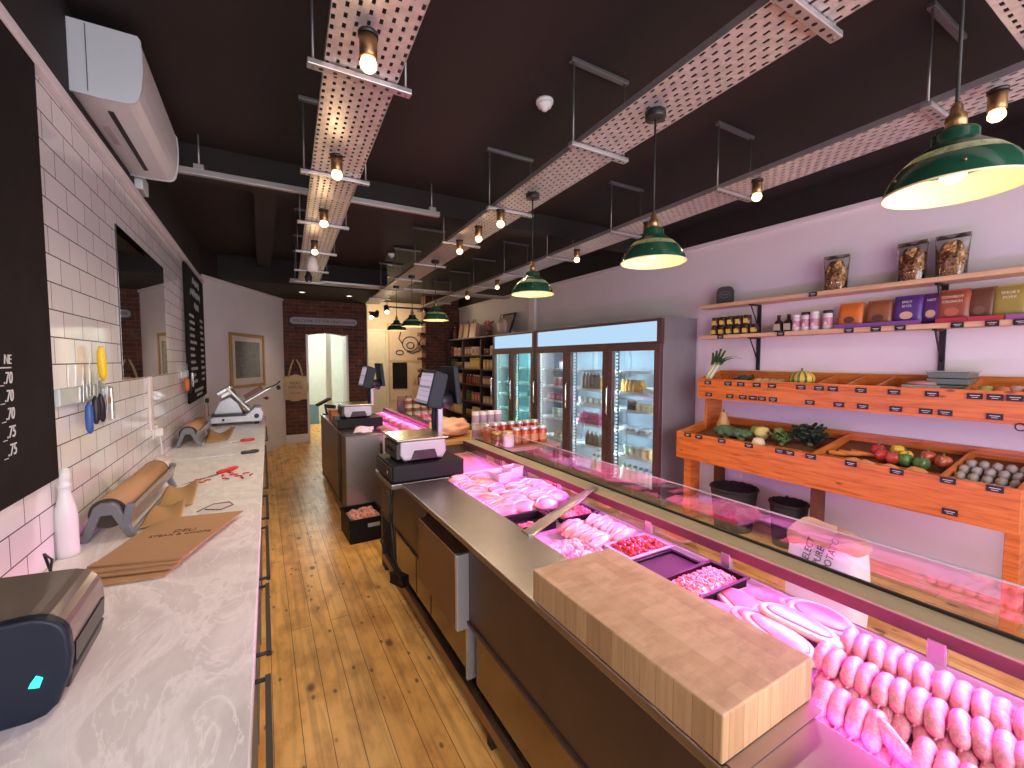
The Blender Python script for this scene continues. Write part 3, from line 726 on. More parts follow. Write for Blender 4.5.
# spot lamps
brass = M('aged_brass', (.33, .20, .09), .35, .9); bulb = EM('warm_bulb', (1, .66, .30), 4.)
def spot(x, y, lab, grp, z=TZ - .028):
    t = thing('spot_lamp', lab, 'lamp', (x, y, z), 0, grp)
    part('base', MB().cyl((0, 0, -.012), (0, 0, 0), .034, None, 16), hb, t)
    part('holder', MB().lathe((0, 0, 0), [(.026, -.085), (.030, -.08), (.030, -.015), (.022, -.012)], 16), brass, t)
    part('bulb', MB().lathe((0, 0, 0), [(0, -.128), (.016, -.125), (.027, -.112), (.028, -.10), (.022, -.085)], 16), bulb, t)
    return t
WARM = (1, .66, .34)
sp0 = None
for nm, pts in (('over the worktop', [(.345, 1.58), (.385, 2.58), (.43, 3.54), (.46, 4.5)]), ('over the meat counter', [(1.57, 2.89), (1.60, 3.33), (1.63, 3.80)]), ('by the fridge wall', [(2.66, .60), (2.69, 1.62), (2.74, 2.55), (2.79, 3.52), (2.88, 5.4), (2.92, 6.5)])):
    for i, (x, y) in enumerate(pts):
        lab = '%s glowing spot lamp from the shop window on the tray %s' % (ORD[i + 1], nm)
        g = 'spot lamps on the tray ' + nm
        if nm.startswith('by') and i == 0: lab = 'unlit dark spot lamp half hidden by the large green pendant'
        if sp0 is None: sp0 = spot(x, y, lab, g)
        else: dup(sp0, (x, y, TZ - .028), 0, lab, g)
        if not (nm.startswith('by') and i == 0): light('SPOT', 'spot_light', (x, y, 2.66), 46, (1, .79, .55), .03, spot=R(150), blend=.8); light('POINT', 'spot_glow', (x, y, 2.64), .7, WARM, .03)
# green pendants
grn = M('pendant_green', (.010, .055, .030), .16, 0, .08); lin = M('pendant_cream', (.80, .70, .46), .55, var=.03); cordm = M('cord_black', (.012, .011, .011), .6)
def pendant(x, y, lab):
    t = thing('pendant_lamp', lab, 'pendant lamp', (x, y, 2.105), 0, 'green pendants over the meat counter')
    pr = [(.143, 0), (.141, .012), (.132, .036), (.114, .064), (.090, .088), (.067, .105), (.052, .116), (.046, .122), (.046, .142), (.040, .150), (.024, .154)]
    part('shade', MB().lathe((0, 0, 0), pr, 40, close=False), grn, t)
    part('lining', MB().lathe((0, 0, 0), [(.1428, -.001), (.139, .012), (.130, .038), (.113, .065), (.091, .087), (.067, .102), (.044, .11), (0, .11)], 40, close=False), lin, t)
    part('rolled_rim', MB().tube([(.143 * math.cos(2 * PI * k / 48), .143 * math.sin(2 * PI * k / 48), 0) for k in range(49)], .0028, 6, False), lin, t)
    part('cap', MB().lathe((0, 0, 0), [(.021, .152), (.022, .188), (.014, .196), (.012, .212), (.008, .222)], 16), brass, t)
    part('cord', MB().cyl((0, 0, .215), (0, 0, .665), .0045, None, 8), cordm, t)
    part('ceiling_rose', MB().lathe((0, 0, 0), [(.008, .632), (.044, .636), (.046, .642), (.046, .668)], 24), hb, t)
    part('bulb', MB().blob((0, 0, .055), (.03, .03, .04), 0, 1, 0, 3), EM('pendant_bulb', (1, .78, .36), 1.5), t)
    for k in range(6): part('rivet', MB().blob((.138 * math.cos(k * PI / 3 + .4), .138 * math.sin(k * PI / 3 + .4), .03), (.004, .004, .004), 0, 1, 0, 1), brass, t)
    light('POINT', 'pendant_light', (x, y, 2.125), 1.0, (1, .74, .36), .03)
    return t
p0 = None
for i, (x, y, lab) in enumerate([(1.585, .43, 'large-looking dark green pendant lamp above the sausages, closest to the shop window'), (1.565, 1.42, 'dark green pendant lamp above the chopping block end of the counter'), (1.61, 2.51, 'dark green pendant lamp in front of the fridge header, third along'),
                               (1.72, 4.70, 'bright green pendant lamp before the brick pier, fourth along'), (1.755, 5.70, 'green pendant lamp in front of the poster, fifth along'), (1.79, 6.60, 'last green pendant lamp, smallest in view beside the poster')]):
    if p0 is None: p0 = pendant(x, y, lab)
    else:
        dup(p0, (x, y, 2.105), .3 * i, lab); light('POINT', 'pendant_light', (x, y, 2.125), 1.0, (1, .74, .36), .03)
# detectors
def detector(x, y, lab):
    t = thing('smoke_detector', lab, 'smoke detector', (x, y, CEIL))
    part('base', MB().cyl((0, 0, -.018), (0, 0, 0), .052, None, 24), wp, t)
    part('sensor_head', MB().lathe((0, 0, 0), [(0, -.062), (.016, -.06), (.02, -.045), (.040, -.04), (.046, -.018)], 24), wp, t)
    return t
d0 = detector(1.52, 2.24, 'white smoke detector on the black ceiling beside the middle cable tray')
detector(1.70, 6.5, 'tiny white smoke detector far along the black ceiling')
# conduits crossing
def conduit(x0, x1, y, z, lab):
    t = thing('hanging_conduit', lab, 'conduit', (x0, y, z))
    part('channel', MB().box(x0, x1, y - .022, y + .022, z, z + .042), galv, t, True, bev=.003)
    for x in (x0 + .32, x1 - .07): part('bracket', MB().box(x - .03, x + .03, y - .03, y + .03, z + .04, z + .07).cyl((x, y, z + .06), (x, y, CEIL), .006, None, 8), galv, t, True)
    return t
conduit(-.66, 1.42, 3.77, 2.94, 'steel channel crossing beneath the dark ceiling beam past the air conditioner')
# speaker and small black spot under the first tray
t = thing('hanging_speaker', 'small white speaker hung under the worktop cable tray', 'speaker', (.50, 5.15, TZ - .03))
part('body', MB().lathe((0, 0, 0), [(.02, -.17), (.055, -.16), (.06, -.10), (.045, -.03), (.02, 0)], 20), wp, t); part('stem', MB().cyl((0, 0, -.02), (0, 0, .03), .012, None, 8), galv, t)
t = thing('hanging_camera', 'small black camera hung under the far end of the worktop tray', 'camera', (.535, 6.0, TZ - .03))
part('body', MB().lathe((0, 0, 0), [(0, -.15), (.035, -.14), (.045, -.08), (.03, -.05), (.02, 0)], 16), hb, t); part('lens', MB().blob((0, -.02, -.14), (.02, .02, .02), 0, 1, 0, 2), galv, t)
# recessed downlights in the soffit
for i, (x, y) in enumerate(((.65, 8.52), (1.45, 8.60))):
    t = thing('recessed_ceiling_light', ('first' if i == 0 else 'second') + ' recessed downlight in the black soffit above the welcome sign, counted from the angled wall', 'downlight', (x, y, 2.85), 0, 'soffit downlights')
    part('trim_ring', MB().lathe((0, 0, 0), [(.042, -.004), (.06, -.004), (.06, 0), (.042, 0)], 20, close=False), wp, t)
    part('lamp_face', MB().cyl((0, 0, -.003), (0, 0, -.001), .042, None, 20), EM('downlight_face', (1, .86, .74), 2.), t)
    light('SPOT', 'downlight', (x, y, 2.83), 9, (1, .8, .6), .04, (0, 0, 0), spot=R(100))
# track spots before the rear room
t = thing('ceiling_track_light', 'black track with two spotlights by the opening to the rear room', 'track light', (2.05, 8.9, 2.72))
part('track', MB().box(2.15, 3.0, 8.78, 8.82, 2.70, 2.73), hb, t, True)
part('hanger_rod', MB().cyl((2.2, 8.8, 2.73), (2.2, 8.8, CEIL), .006, None, 6).cyl((2.95, 8.8, 2.73), (2.95, 8.8, CEIL), .006, None, 6), hb, t, True)
for x, dx in ((2.98, .03), (2.18, -.02)):
    h_ = part('spot_head', MB().cyl((x, 8.80, 2.72), (x + dx, 8.66, 2.60), .045, .055, 16), hb, t, True)
    part('lamp_face', MB().cyl((x + dx, 8.659, 2.599), (x + dx * 1.1, 8.654, 2.595), .042, None, 16), EM('track_bulb', (1, .82, .5), 6.), h_, True)
t = thing('ceiling_spotlight', 'double black spotlight fixed beside the brick wall edge', 'spotlight', (1.98, 9.3, 2.6))
part('bracket', MB().box(1.95, 2.06, 9.28, 9.32, 2.62, 2.66), hb, t, True)
for x, z in ((2.02, 2.62), (2.12, 2.66)): part('spot_head', MB().cyl((x, 9.30, z), (x - .05, 9.18, z - .09), .04, .05, 14), hb, t, True)
part('lamp_face', MB().cyl((1.97, 9.178, 2.528), (1.968, 9.174, 2.525), .04, None, 14), EM('track_bulb', (1, .82, .5), 6.), t, True)
# ================================================================ MEAT COUNTER
bs = brushed_steel(); ds = dark_steel(); drs = door_steel(); wht_deck = M('white_deck', (.48, .43, .50), .3, var=.05)
blackp = M('black_plastic', (.008, .007, .009), .5, Specular_IOR_Level=.25); lilac = M('lilac_steel', (.60, .56, .64), .3, .3)
cglass = GLASS('counter_glass', (.98, .99, .985), .16, 0., .125)
DK = .83
t = thing('display_counter', 'long stainless serve-over meat counter holding the meat under pink light', 'display counter', (1.15, 0, 0))
Y0, Y1 = -.75, 3.55
part('worktop', MB().box(.722, 1.0, Y0, 2.60, .872, .90), bs, t, True, bev=.004)
part('worktop_lip', MB().box(.985, 1.0, Y0, 2.60, DK, .872), bs, t, True)
part('deck', MB().box(1.0, 1.545, Y0, 2.68, .80, DK), wht_deck, t, True)
part('rear_deck', MB().box(1.10, 1.545, 2.72, 3.50, .80, DK + .01), M('pale_deck', (.50, .20, .24), .4, var=.05), t, True)
part('deck_divider', MB().box(1.02, 1.545, 2.68, 2.715, .80, .885), lilac, t, True, bev=.004)
part('upstand', MB().box(1.545, 1.562, Y0, 3.5, .80, .850), lilac, t, True, bev=.004)
part('rail', MB().box(1.548, 1.668, Y0, Y1, .905, .938), M('rail_steel', (.40, .32, .20), .6, .25), t, True)
part('rail_face', MB().box(1.543, 1.548, Y0, Y1, .900, .937), M('rail_bronze', (.12, .055, .06), .5, .5), t, True)
part('gasket', MB().box(1.658, 1.670, Y0, Y1, .938, .947), M('gasket_black', (.008, .008, .008), .5), t, True)
part('scale_shelf', MB().box(.66, 1.15, 2.605, 3.06, .868, .90), bs, t, True, bev=.004)
part('lower_glass', MB().box(1.551, 1.556, Y0, 3.5, .850, .905), GLASS('lower_glass', (.95, .96, .96), .6), t, True)
part('upper_glass', MB().box(1.661, 1.667, Y0, 1.62, .945, 1.080), cglass, t, True)
part('upper_glass', MB().box(1.661, 1.667, 1.625, Y1, .945, 1.080), cglass, t, True)
part('glass_edge', MB().box(1.6605, 1.6675, Y0, Y1, 1.080, 1.0835), M('glass_edge', (.42, .50, .46), .2), t, True)
for y in (.03, .40, 1.01, 1.40, 2.10, 2.80): part('glass_clamp', MB().box(1.541, 1.566, y - .02, y + .02, .846, .908), M('clamp_steel', (.62, .55, .62), .3, .8), t, True, bev=.004)
part('light_strip', MB().box(1.575, 1.60, Y0, 3.4, .897, .905), EM('pink_led', (1, .25, .85), .3), t, True)
part('body', MB().box(.86, 1.545, Y0, 3.45, .12, .80).box(.80, .90, Y0, 3.45, .86, .872), ds, t, True)
part('control_panel', MB().box(.795, .86, Y0, 1.775, .455, .872).box(.795, .86, 2.36, 3.45, .455, .872).box(.82, .86, 1.775, 2.36, .455, .872), ds, t, True, bev=.003)
part('panel_ledge', MB().box(.785, .81, Y0, 3.45, .445, .458), M('edge_steel', (.10, .06, .05), .4, .5), t, True)
dr = part('drawer', MB().box(.735, .82, 1.80, 2.33, .42, .775), M('bronze_steel', (.21, .115, .065), .38, .6), t, True, bev=.004)
part('drawer_edge', MB().box(.737, .82, 1.776, 1.80, .42, .775), M('zinc', (.62, .64, .68), .35, .6), dr, True, bev=.003)
dm = [(2.37, 2.62), (2.64, 3.1), (1.80, 2.35), (.92, 1.74), (.10, .90), (-.74, .08)]
for i, (a, b) in enumerate(dm):
    d = part('lower_door', MB().box(.815, .86, a, b, .165, .445), drs, t, True, bev=.003)
    if i in (2, 3, 4): part('door_edge', MB().box(.79, .86, a - .016, a, .165, .445), M('zinc'), d, True)
part('plinth', MB().box(.90, 1.53, Y0, 3.45, 0, .12), M('plinth_black', (.02, .02, .02), .6), t, True)
part('kick_rail', MB().box(.80, .835, Y0, 3.45, .055, .11), M('kick_steel', (.27, .17, .11), .35, .8), t, True, bev=.003)
for y in (-.4, 1.56, 3.38): part('rail_foot', MB().box(.80, .86, y, y + .04, 0, .06), M('plinth_black'), t, True)
part('end_panel', MB().box(.80, 1.56, 3.45, 3.50, 0, .80), ds, t, True)
part('customer_panel', MB().box(1.545, 1.56, Y0, 3.5, 0, .80), M('customer_front', (.10, .085, .085), .45), t, True)
t2 = thing('steel_bar', 'bent steel bar lying across the counter from worktop to glass rail', 'bar', (1.0, 1.57, .9))
part('bar', MB().hexa([(.985, 1.545, .901), (1.02, 1.55, .901), (1.60, 1.815, .946), (1.60, 1.865, .946), (.985, 1.605, .905), (1.02, 1.605, .905), (1.60, 1.815, .952), (1.60, 1.865, .952)]), bs, t2, True)
part('end_lip', MB().box(.975, .99, 1.545, 1.605, .901, .908), bs, t2, True)
# butcher's block
t = thing('butcher_block', 'thick end-grain wooden chopping block on the stainless worktop', 'chopping block', (.88, .79, .90))
part('block', MB().box(.722, 1.043, .468, 1.12, .9028, 1.0, 0, 1), [block_side(), butcher_block()], t, True, bev=.004)
part('strap', MB().box(.735, 1.03, .44, 1.135, .9006, .9026), bs, t, True)
# ---------------------------------------------------------------- meat
pinkm = meat('sausage_skin', (.62, .24, .32), (.74, .38, .43), .5, 160, .3)
def sausage_mesh(seed, L=.104, r=.0172):
    rn = random.Random(seed); mb = MB(); n = 17; pts = []; rd = []
    bend = rn.uniform(.002, .009)
    for i in range(n):
        u = i / (n - 1); x = (u - .5) * L
        pts.append((x, bend * math.sin(PI * u) + rn.uniform(-.0012, .0012), -.006 * (2 * u - 1) ** 2))
        e = abs(2 * u - 1)
        rd.append(r * math.sqrt(max(0, 1 - e ** 4.2)) * rn.uniform(.985, 1.015) if e < .99 else r * .14)
    mb.tube(pts, rd, 14)
    mb.tube([pts[0], (pts[0][0] - .006, .003, -.008)], [.003, .002], 6); mb.tube([pts[-1], (pts[-1][0] + .006, -.003, -.008)], [.003, .002], 6)
    return mb
SM = [sausage_mesh(k).mesh('sausage', pinkm) for k in range(5)]
rn = random.Random(11)
def sausage(x, y, z, rz, ry, lab, grp, sc=1.):
    o = bpy.data.objects.new('sausage', SM[rn.randrange(5)]); COL.objects.link(o); o.location = (x, y, z); o.rotation_euler = (rn.uniform(-.4, .4), ry, rz)
    o.scale = (sc, sc, sc); tag(o, lab, 'sausage', grp); return o
SP = .0325
for row, (cx, n_up, n_lo, ys, lname) in enumerate([(1.385, 19, 19, .525, 'along the glass rail'), (1.245, 19, 19, .53, 'in the middle of the tray'), (1.085, 15, 15, .455, 'beside the steel worktop')]):
    for k in range(n_lo):
        y = ys - .012 - SP * k
        sausage(cx - .022 + rn.uniform(-.006, .006), y, DK + .019, R(rn.uniform(4, 12)), R(-6), '%s sausage from the chops, lower layer, row %s' % (ORD[k + 1], lname), 'lower sausages ' + lname, .98)
    for k in range(n_up):
        y = ys + .012 - SP * k
        if row == 2 and k > 4: y -= .012
        rz = R(11 + rn.uniform(-4, 4)); 
        if row == 2 and k == 4: rz = R(58)
        sausage(cx + .018 - .002 * k * (row == 0) + rn.uniform(-.006, .006), y, DK + .052, rz, R(rn.uniform(-13, -8)), '%s sausage from the chops, top layer, row %s' % (ORD[k + 1], lname), 'top sausages ' + lname, 1.03)
# pork chops
cm = meat('chop_lean', (.58, .20, .21), (.66, .32, .31), .55, 12, .3); fatm = meat('chop_fat', (.68, .52, .48), (.74, .60, .55), .5, 25, .35)
def chop(x, y, z, rz, lab, L=.105, W=.062, tilt=(0, 0), grp='pork chops'):
    t = thing('pork_chop', lab, 'pork chop', (x, y, z), rz, grp); t.rotation_euler = (tilt[0], tilt[1], rz)
    s1 = rn.random() * 9
    def out(a, k):
        rr_ = 1 + .09 * math.sin(2 * a + s1) + .05 * math.sin(3 * a + s1 * 2)
        return Vector((math.cos(a) * L * rr_ * k, math.sin(a) * W * rr_ * k + .010 * math.cos(2 * a), 0))
    def slab(mb, k, z0, z1, off=(0, 0)):
        n = 28; prof = [(.94, z0), (1.0, z0 + (z1 - z0) * .4), (.97, z1 - .001), (.86, z1)]
        vs = []
        for kk, zz in prof:
            for j in range(n):
                p = out(2 * PI * j / n, k * kk); vs.append((p.x + off[0], p.y + off[1], zz))
        fs = [(i * n + j, i * n + (j + 1) % n, (i + 1) * n + (j + 1) % n, (i + 1) * n + j) for i in range(3) for j in range(n)]
        fs += [tuple(range(n))[::-1], tuple(range(3 * n, 4 * n))]
        mb.add(vs, fs, True); return mb
    part('fat_rim', slab(MB(), 1.0, 0, .017), fatm, t); part('lean_eye', slab(MB(), .78, .005, .0195, (.004, -.007)), cm, t)
    return t
cp = [(1.15, .80, 0, 75, 'pork chop against the wooden block side'), (1.24, .845, .003, 95, 'pork chop lying against the pink mince tray by the block'), (1.36, .835, 0, 70, 'pork chop midway along the pink mince tray'), (1.46, .80, .004, 100, 'pork chop in the corner between mince tray and glass rail'),
      (1.16, .665, .016, 100, 'pork chop close to the sausages by the wooden block end'), (1.27, .70, .024, 80, 'large pork chop on top in the middle of the chops'), (1.375, .70, .018, 95, 'pork chop beside the large middle chop, toward the rail'), (1.47, .67, .014, 75, 'pork chop along the rail in the middle of the chops'),
      (1.24, .645, .036, 75, 'pork chop overlapping the first middle sausage'), (1.35, .65, .040, 100, 'topmost pork chop overlapping toward the sausages'), (1.45, .635, .03, 85, 'pork chop end piece by the rail next to the sausages')]
for x, y, dz, a, lab in cp: chop(x, y, DK + .003 + dz, R(a), lab, .105, .060, (R(rn.uniform(-5, 5)), R(rn.uniform(-6, 2))))
# trays
def meat_tray(x0, x1, y0, y1, lab, h=.035, m=None, fill=None, name='meat_tray'):
    m = m or blackp
    t = thing(name, lab, 'tray', ((x0 + x1) / 2, (y0 + y1) / 2, DK + .001))
    mb = MB(); z = DK + .001; w = .006
    mb.box(x0 + .008, x1 - .008, y0 + .008, y1 - .008, z, z + .005)
    part('base', mb, m, t, True)
    wl = MB()
    for (a, b, c, d) in ((x0, x1, y0, y0 + w), (x0, x1, y1 - w, y1), (x0, x0 + w, y0 + w, y1 - w), (x1 - w, x1, y0 + w, y1 - w)): wl.box(a, b, c, d, z, z + h)
    part('wall', wl, m, t, True, bev=.002)
    rm = MB()
    for (a, b, c, d) in ((x0 - .008, x1 + .008, y0 - .008, y0), (x0 - .008, x1 + .008, y1, y1 + .008), (x0 - .008, x0, y0, y1), (x1, x1 + .008, y0, y1)): rm.box(a, b, c, d, z + h - .004, z + h)
    part('rim', rm, m, t, True)
    return t
def pile(name, x0, x1, y0, y1, z, mat, lab, cat, n, sz, hgt, shape='worm', seed=1):
    q = random.Random(seed); mb = MB()
    # a rounded heap under the bits, so none of the tray shows between them
    def fn(u, v):
        e = min(u, 1 - u, v, 1 - v); return Vector((x0 + (x1 - x0) * u, y0 + (y1 - y0) * v, z + hgt * min(1, e * 5) ** .6 * .8))
    mb.grid(fn, 14, 14)
    for i in range(n):
        u, v = q.random(), q.random(); e = min(u, 1 - u, v, 1 - v)
        c = Vector((x0 + .012 + (x1 - x0 - .024) * u, y0 + .012 + (y1 - y0 - .024) * v, z + hgt * min(1, e * 5) ** .6 * .8 + q.uniform(-.1, .5) * sz))
        if shape == 'worm':
            d = Vector((q.uniform(-1, 1), q.uniform(-1, 1), q.uniform(-.2, .5))).normalized() * sz
            mb.tube([c - d, c + d * .3 + Vector((0, 0, sz * .3)), c + d], [sz * .38, sz * .42, sz * .36], 6)
        else:
            mb.blob(c, (sz * q.uniform(.7, 1.2), sz * q.uniform(.7, 1.2), sz * q.uniform(.6, .9)), .18, 2, i, 2, (q.random() * 3, q.random() * 3, q.random() * 3))
    return single(name, mb, mat, lab, cat, kind='stuff')
meat_tray(1.225, 1.515, .905, 1.055, 'black tray filled with pink mince between chops and empty tray')
pile('minced_meat', 1.236, 1.504, .916, 1.044, DK + .012, meat('mince', (.74, .22, .26), (.84, .42, .40), .5, 50, .3), 'bright pink minced meat heaped in a black tray', 'mince', 330, .011, .03, 'worm', 4)
t = meat_tray(1.15, 1.505, 1.075, 1.235, 'empty flat black tray lying behind the pink mince', .014)
meat_tray(1.28, 1.52, 1.25, 1.40, 'pale tray of dark red diced beef behind the empty black tray', .022, wht_deck)
pile('diced_beef', 1.288, 1.512, 1.258, 1.392, DK + .008, meat('beef_dice', (.42, .03, .035), (.56, .12, .10), .6, 20, .25), 'dark red diced beef in a pale tray', 'diced beef', 110, .014, .022, 'dice', 5)
pile('diced_pork', 1.03, 1.25, 1.28, 1.55, DK + .003, meat('pork_dice', (.62, .25, .28), (.84, .64, .60), .5, 14, .3), 'mixed pale and red diced pork beside the worktop edge', 'diced pork', 150, .016, .024, 'dice', 6)
# chicken thighs in two rows
chm = meat('chicken_skin', (.64, .34, .27), (.72, .44, .36), .5, 9, .35)
i = 0
for r_ in range(2):
    for k in range(7):
        y = 1.425 + .036 * k; x = 1.265 + .15 * r_
        i += 1
        single('chicken_thigh', MB().blob((0, 0, 0), (.078, .026, .020), .22, 2.0, i, 3), chm, '%s pale boned chicken thigh from the diced beef in the row %s' % (ORD[k + 1], 'beside the diced pork' if r_ == 0 else 'along the glass rail'), 'chicken thigh', 'chicken thighs', (x, y, DK + .027), (R(24), R(-4), R(14 + rn.uniform(-8, 8))))
meat_tray(1.29, 1.52, 1.72, 1.86, 'black tray of cubed red meat by the rail beyond the steel bar', .03)
pile('diced_lamb', 1.298, 1.512, 1.728, 1.852, DK + .012, meat('lamb_dice', (.66, .12, .17), (.78, .36, .36), .55, 22, .3), 'bright red cubed meat in a black tray by the glass rail', 'diced meat', 110, .013, .022, 'dice', 7)
meat_tray(1.035, 1.235, 1.70, 1.87, 'deep black tray part filled with trimmings beside the worktop', .04)
pile('meat_trimmings', 1.045, 1.225, 1.71, 1.80, DK + .006, meat('lamb_dice'  , (0, 0, 0), (0, 0, 0)), 'red and white trimmings in the near half of a black tray', 'trimmings', 34, .014, .012, 'dice', 8)
# large joints and chops behind
jm = meat('joint_pink', (.56, .20, .25), (.68, .36, .40), .5, 7, .3)
q = random.Random(21); i = 0
for r_ in range(4):
    for k in range(12):
        x = 1.08 + .125 * r_ + q.uniform(-.012, .012); y = 1.93 + .057 * k + .02 * (r_ % 2) + q.uniform(-.008, .008)
        if y > 2.63 or (r_ > 2 and k < 1) or (r_ >= 2 and k > 6): continue
        i += 1
        names = ['the worktop', 'the second line in', 'the third line in', 'the glass rail']
        wh = ['in the line along the steel worktop', 'in the second line from the worktop', 'in the third line from the worktop', 'in the line along the glass rail'][r_]
        t = thing('pork_steak', '%s pork steak from the trimmings tray %s' % (ORD[k + 1], wh), 'pork steak', (x, y, DK + .042 + (.006 if k % 2 else 0)), R(q.uniform(-30, 25)), 'pale pork steaks')
        t.rotation_euler = (R(q.uniform(14, 30)), R(q.uniform(-7, 7)), t.rotation_euler.z)
        part('lean', MB().blob((0, 0, 0), (.080, .046, .017), .24, 2.1, i, 3), jm, t)
        part('fat_edge', MB().tube([(.076 * math.cos(a), .044 * math.sin(a), .002) for a in [R(20 + 16 * j) for j in range(9)]], [.003, .006, .008, .009, .009, .009, .008, .006, .003], 8), fatm, t)
# two tubs
for j, (x, y, c, lab) in enumerate(((1.33, 2.45, (.30, .06, .16), 'square plastic tub of dark filling, standing further from the rail'), (1.465, 2.53, (.55, .06, .10), 'square plastic tub of red filling standing next to the rail'))):
    t = thing('plastic_tub', lab, 'tub', (x, y, DK + .03), R(14), 'plastic tubs on the meat')
    tm = M('tub_plastic', (.62, .52, .58), .25)
    a, b, h = .048, .062, .075
    ring = lambda s_, z: [(-s_, -s_ * .8, z), (s_, -s_ * .8, z), (s_, s_ * .8, z), (-s_, s_ * .8, z)]
    mb = MB(); vs = ring(a, 0) + ring(b, h) + ring(b - .005, h) + ring(a - .004, .006)
    fs = [(0, 3, 2, 1)] + [(k, (k + 1) % 4, 4 + (k + 1) % 4, 4 + k) for k in range(4)] + [(4 + k, 4 + (k + 1) % 4, 8 + (k + 1) % 4, 8 + k) for k in range(4)] + [(8 + k, 8 + (k + 1) % 4, 12 + (k + 1) % 4, 12 + k) for k in range(4)] + [(12, 13, 14, 15)]
    part('tub_body', mb.add(vs, fs), tm, t, bev=.004)
    part('filling', MB().blob((0, 0, .045), (.052, .041, .020), .1, 3, j, 3), M('tub_filling_%d' % j, c, .4), t)
# pink light of the counter: LED strips, plus added fill at lip and glass top
PINK = (1.0, .13, .70)
light('AREA', 'counter_led', (1.541, 1.3, .893), 2.8, PINK, .02, (0, R(66), 0), sy=4.0)
light('AREA', 'customer_led', (1.675, 1.3, .905), 14, (.66, .30, 1.0), .03, (0, R(-72), 0), sy=4.0)
light('AREA', 'counter_fill_lip', (1.004, .9, .893), 2.6, PINK, .02, (0, R(-84), 0), sy=3.2)  # no strip sits here: added area light that evens out the pink
light('AREA', 'counter_fill_top', (1.655, 1.3, 1.072), 14, PINK, .03, (0, R(66), 0), sy=4.0, spread=R(58))  # added fill without a fixture, reaches the meat tops from the glass edge
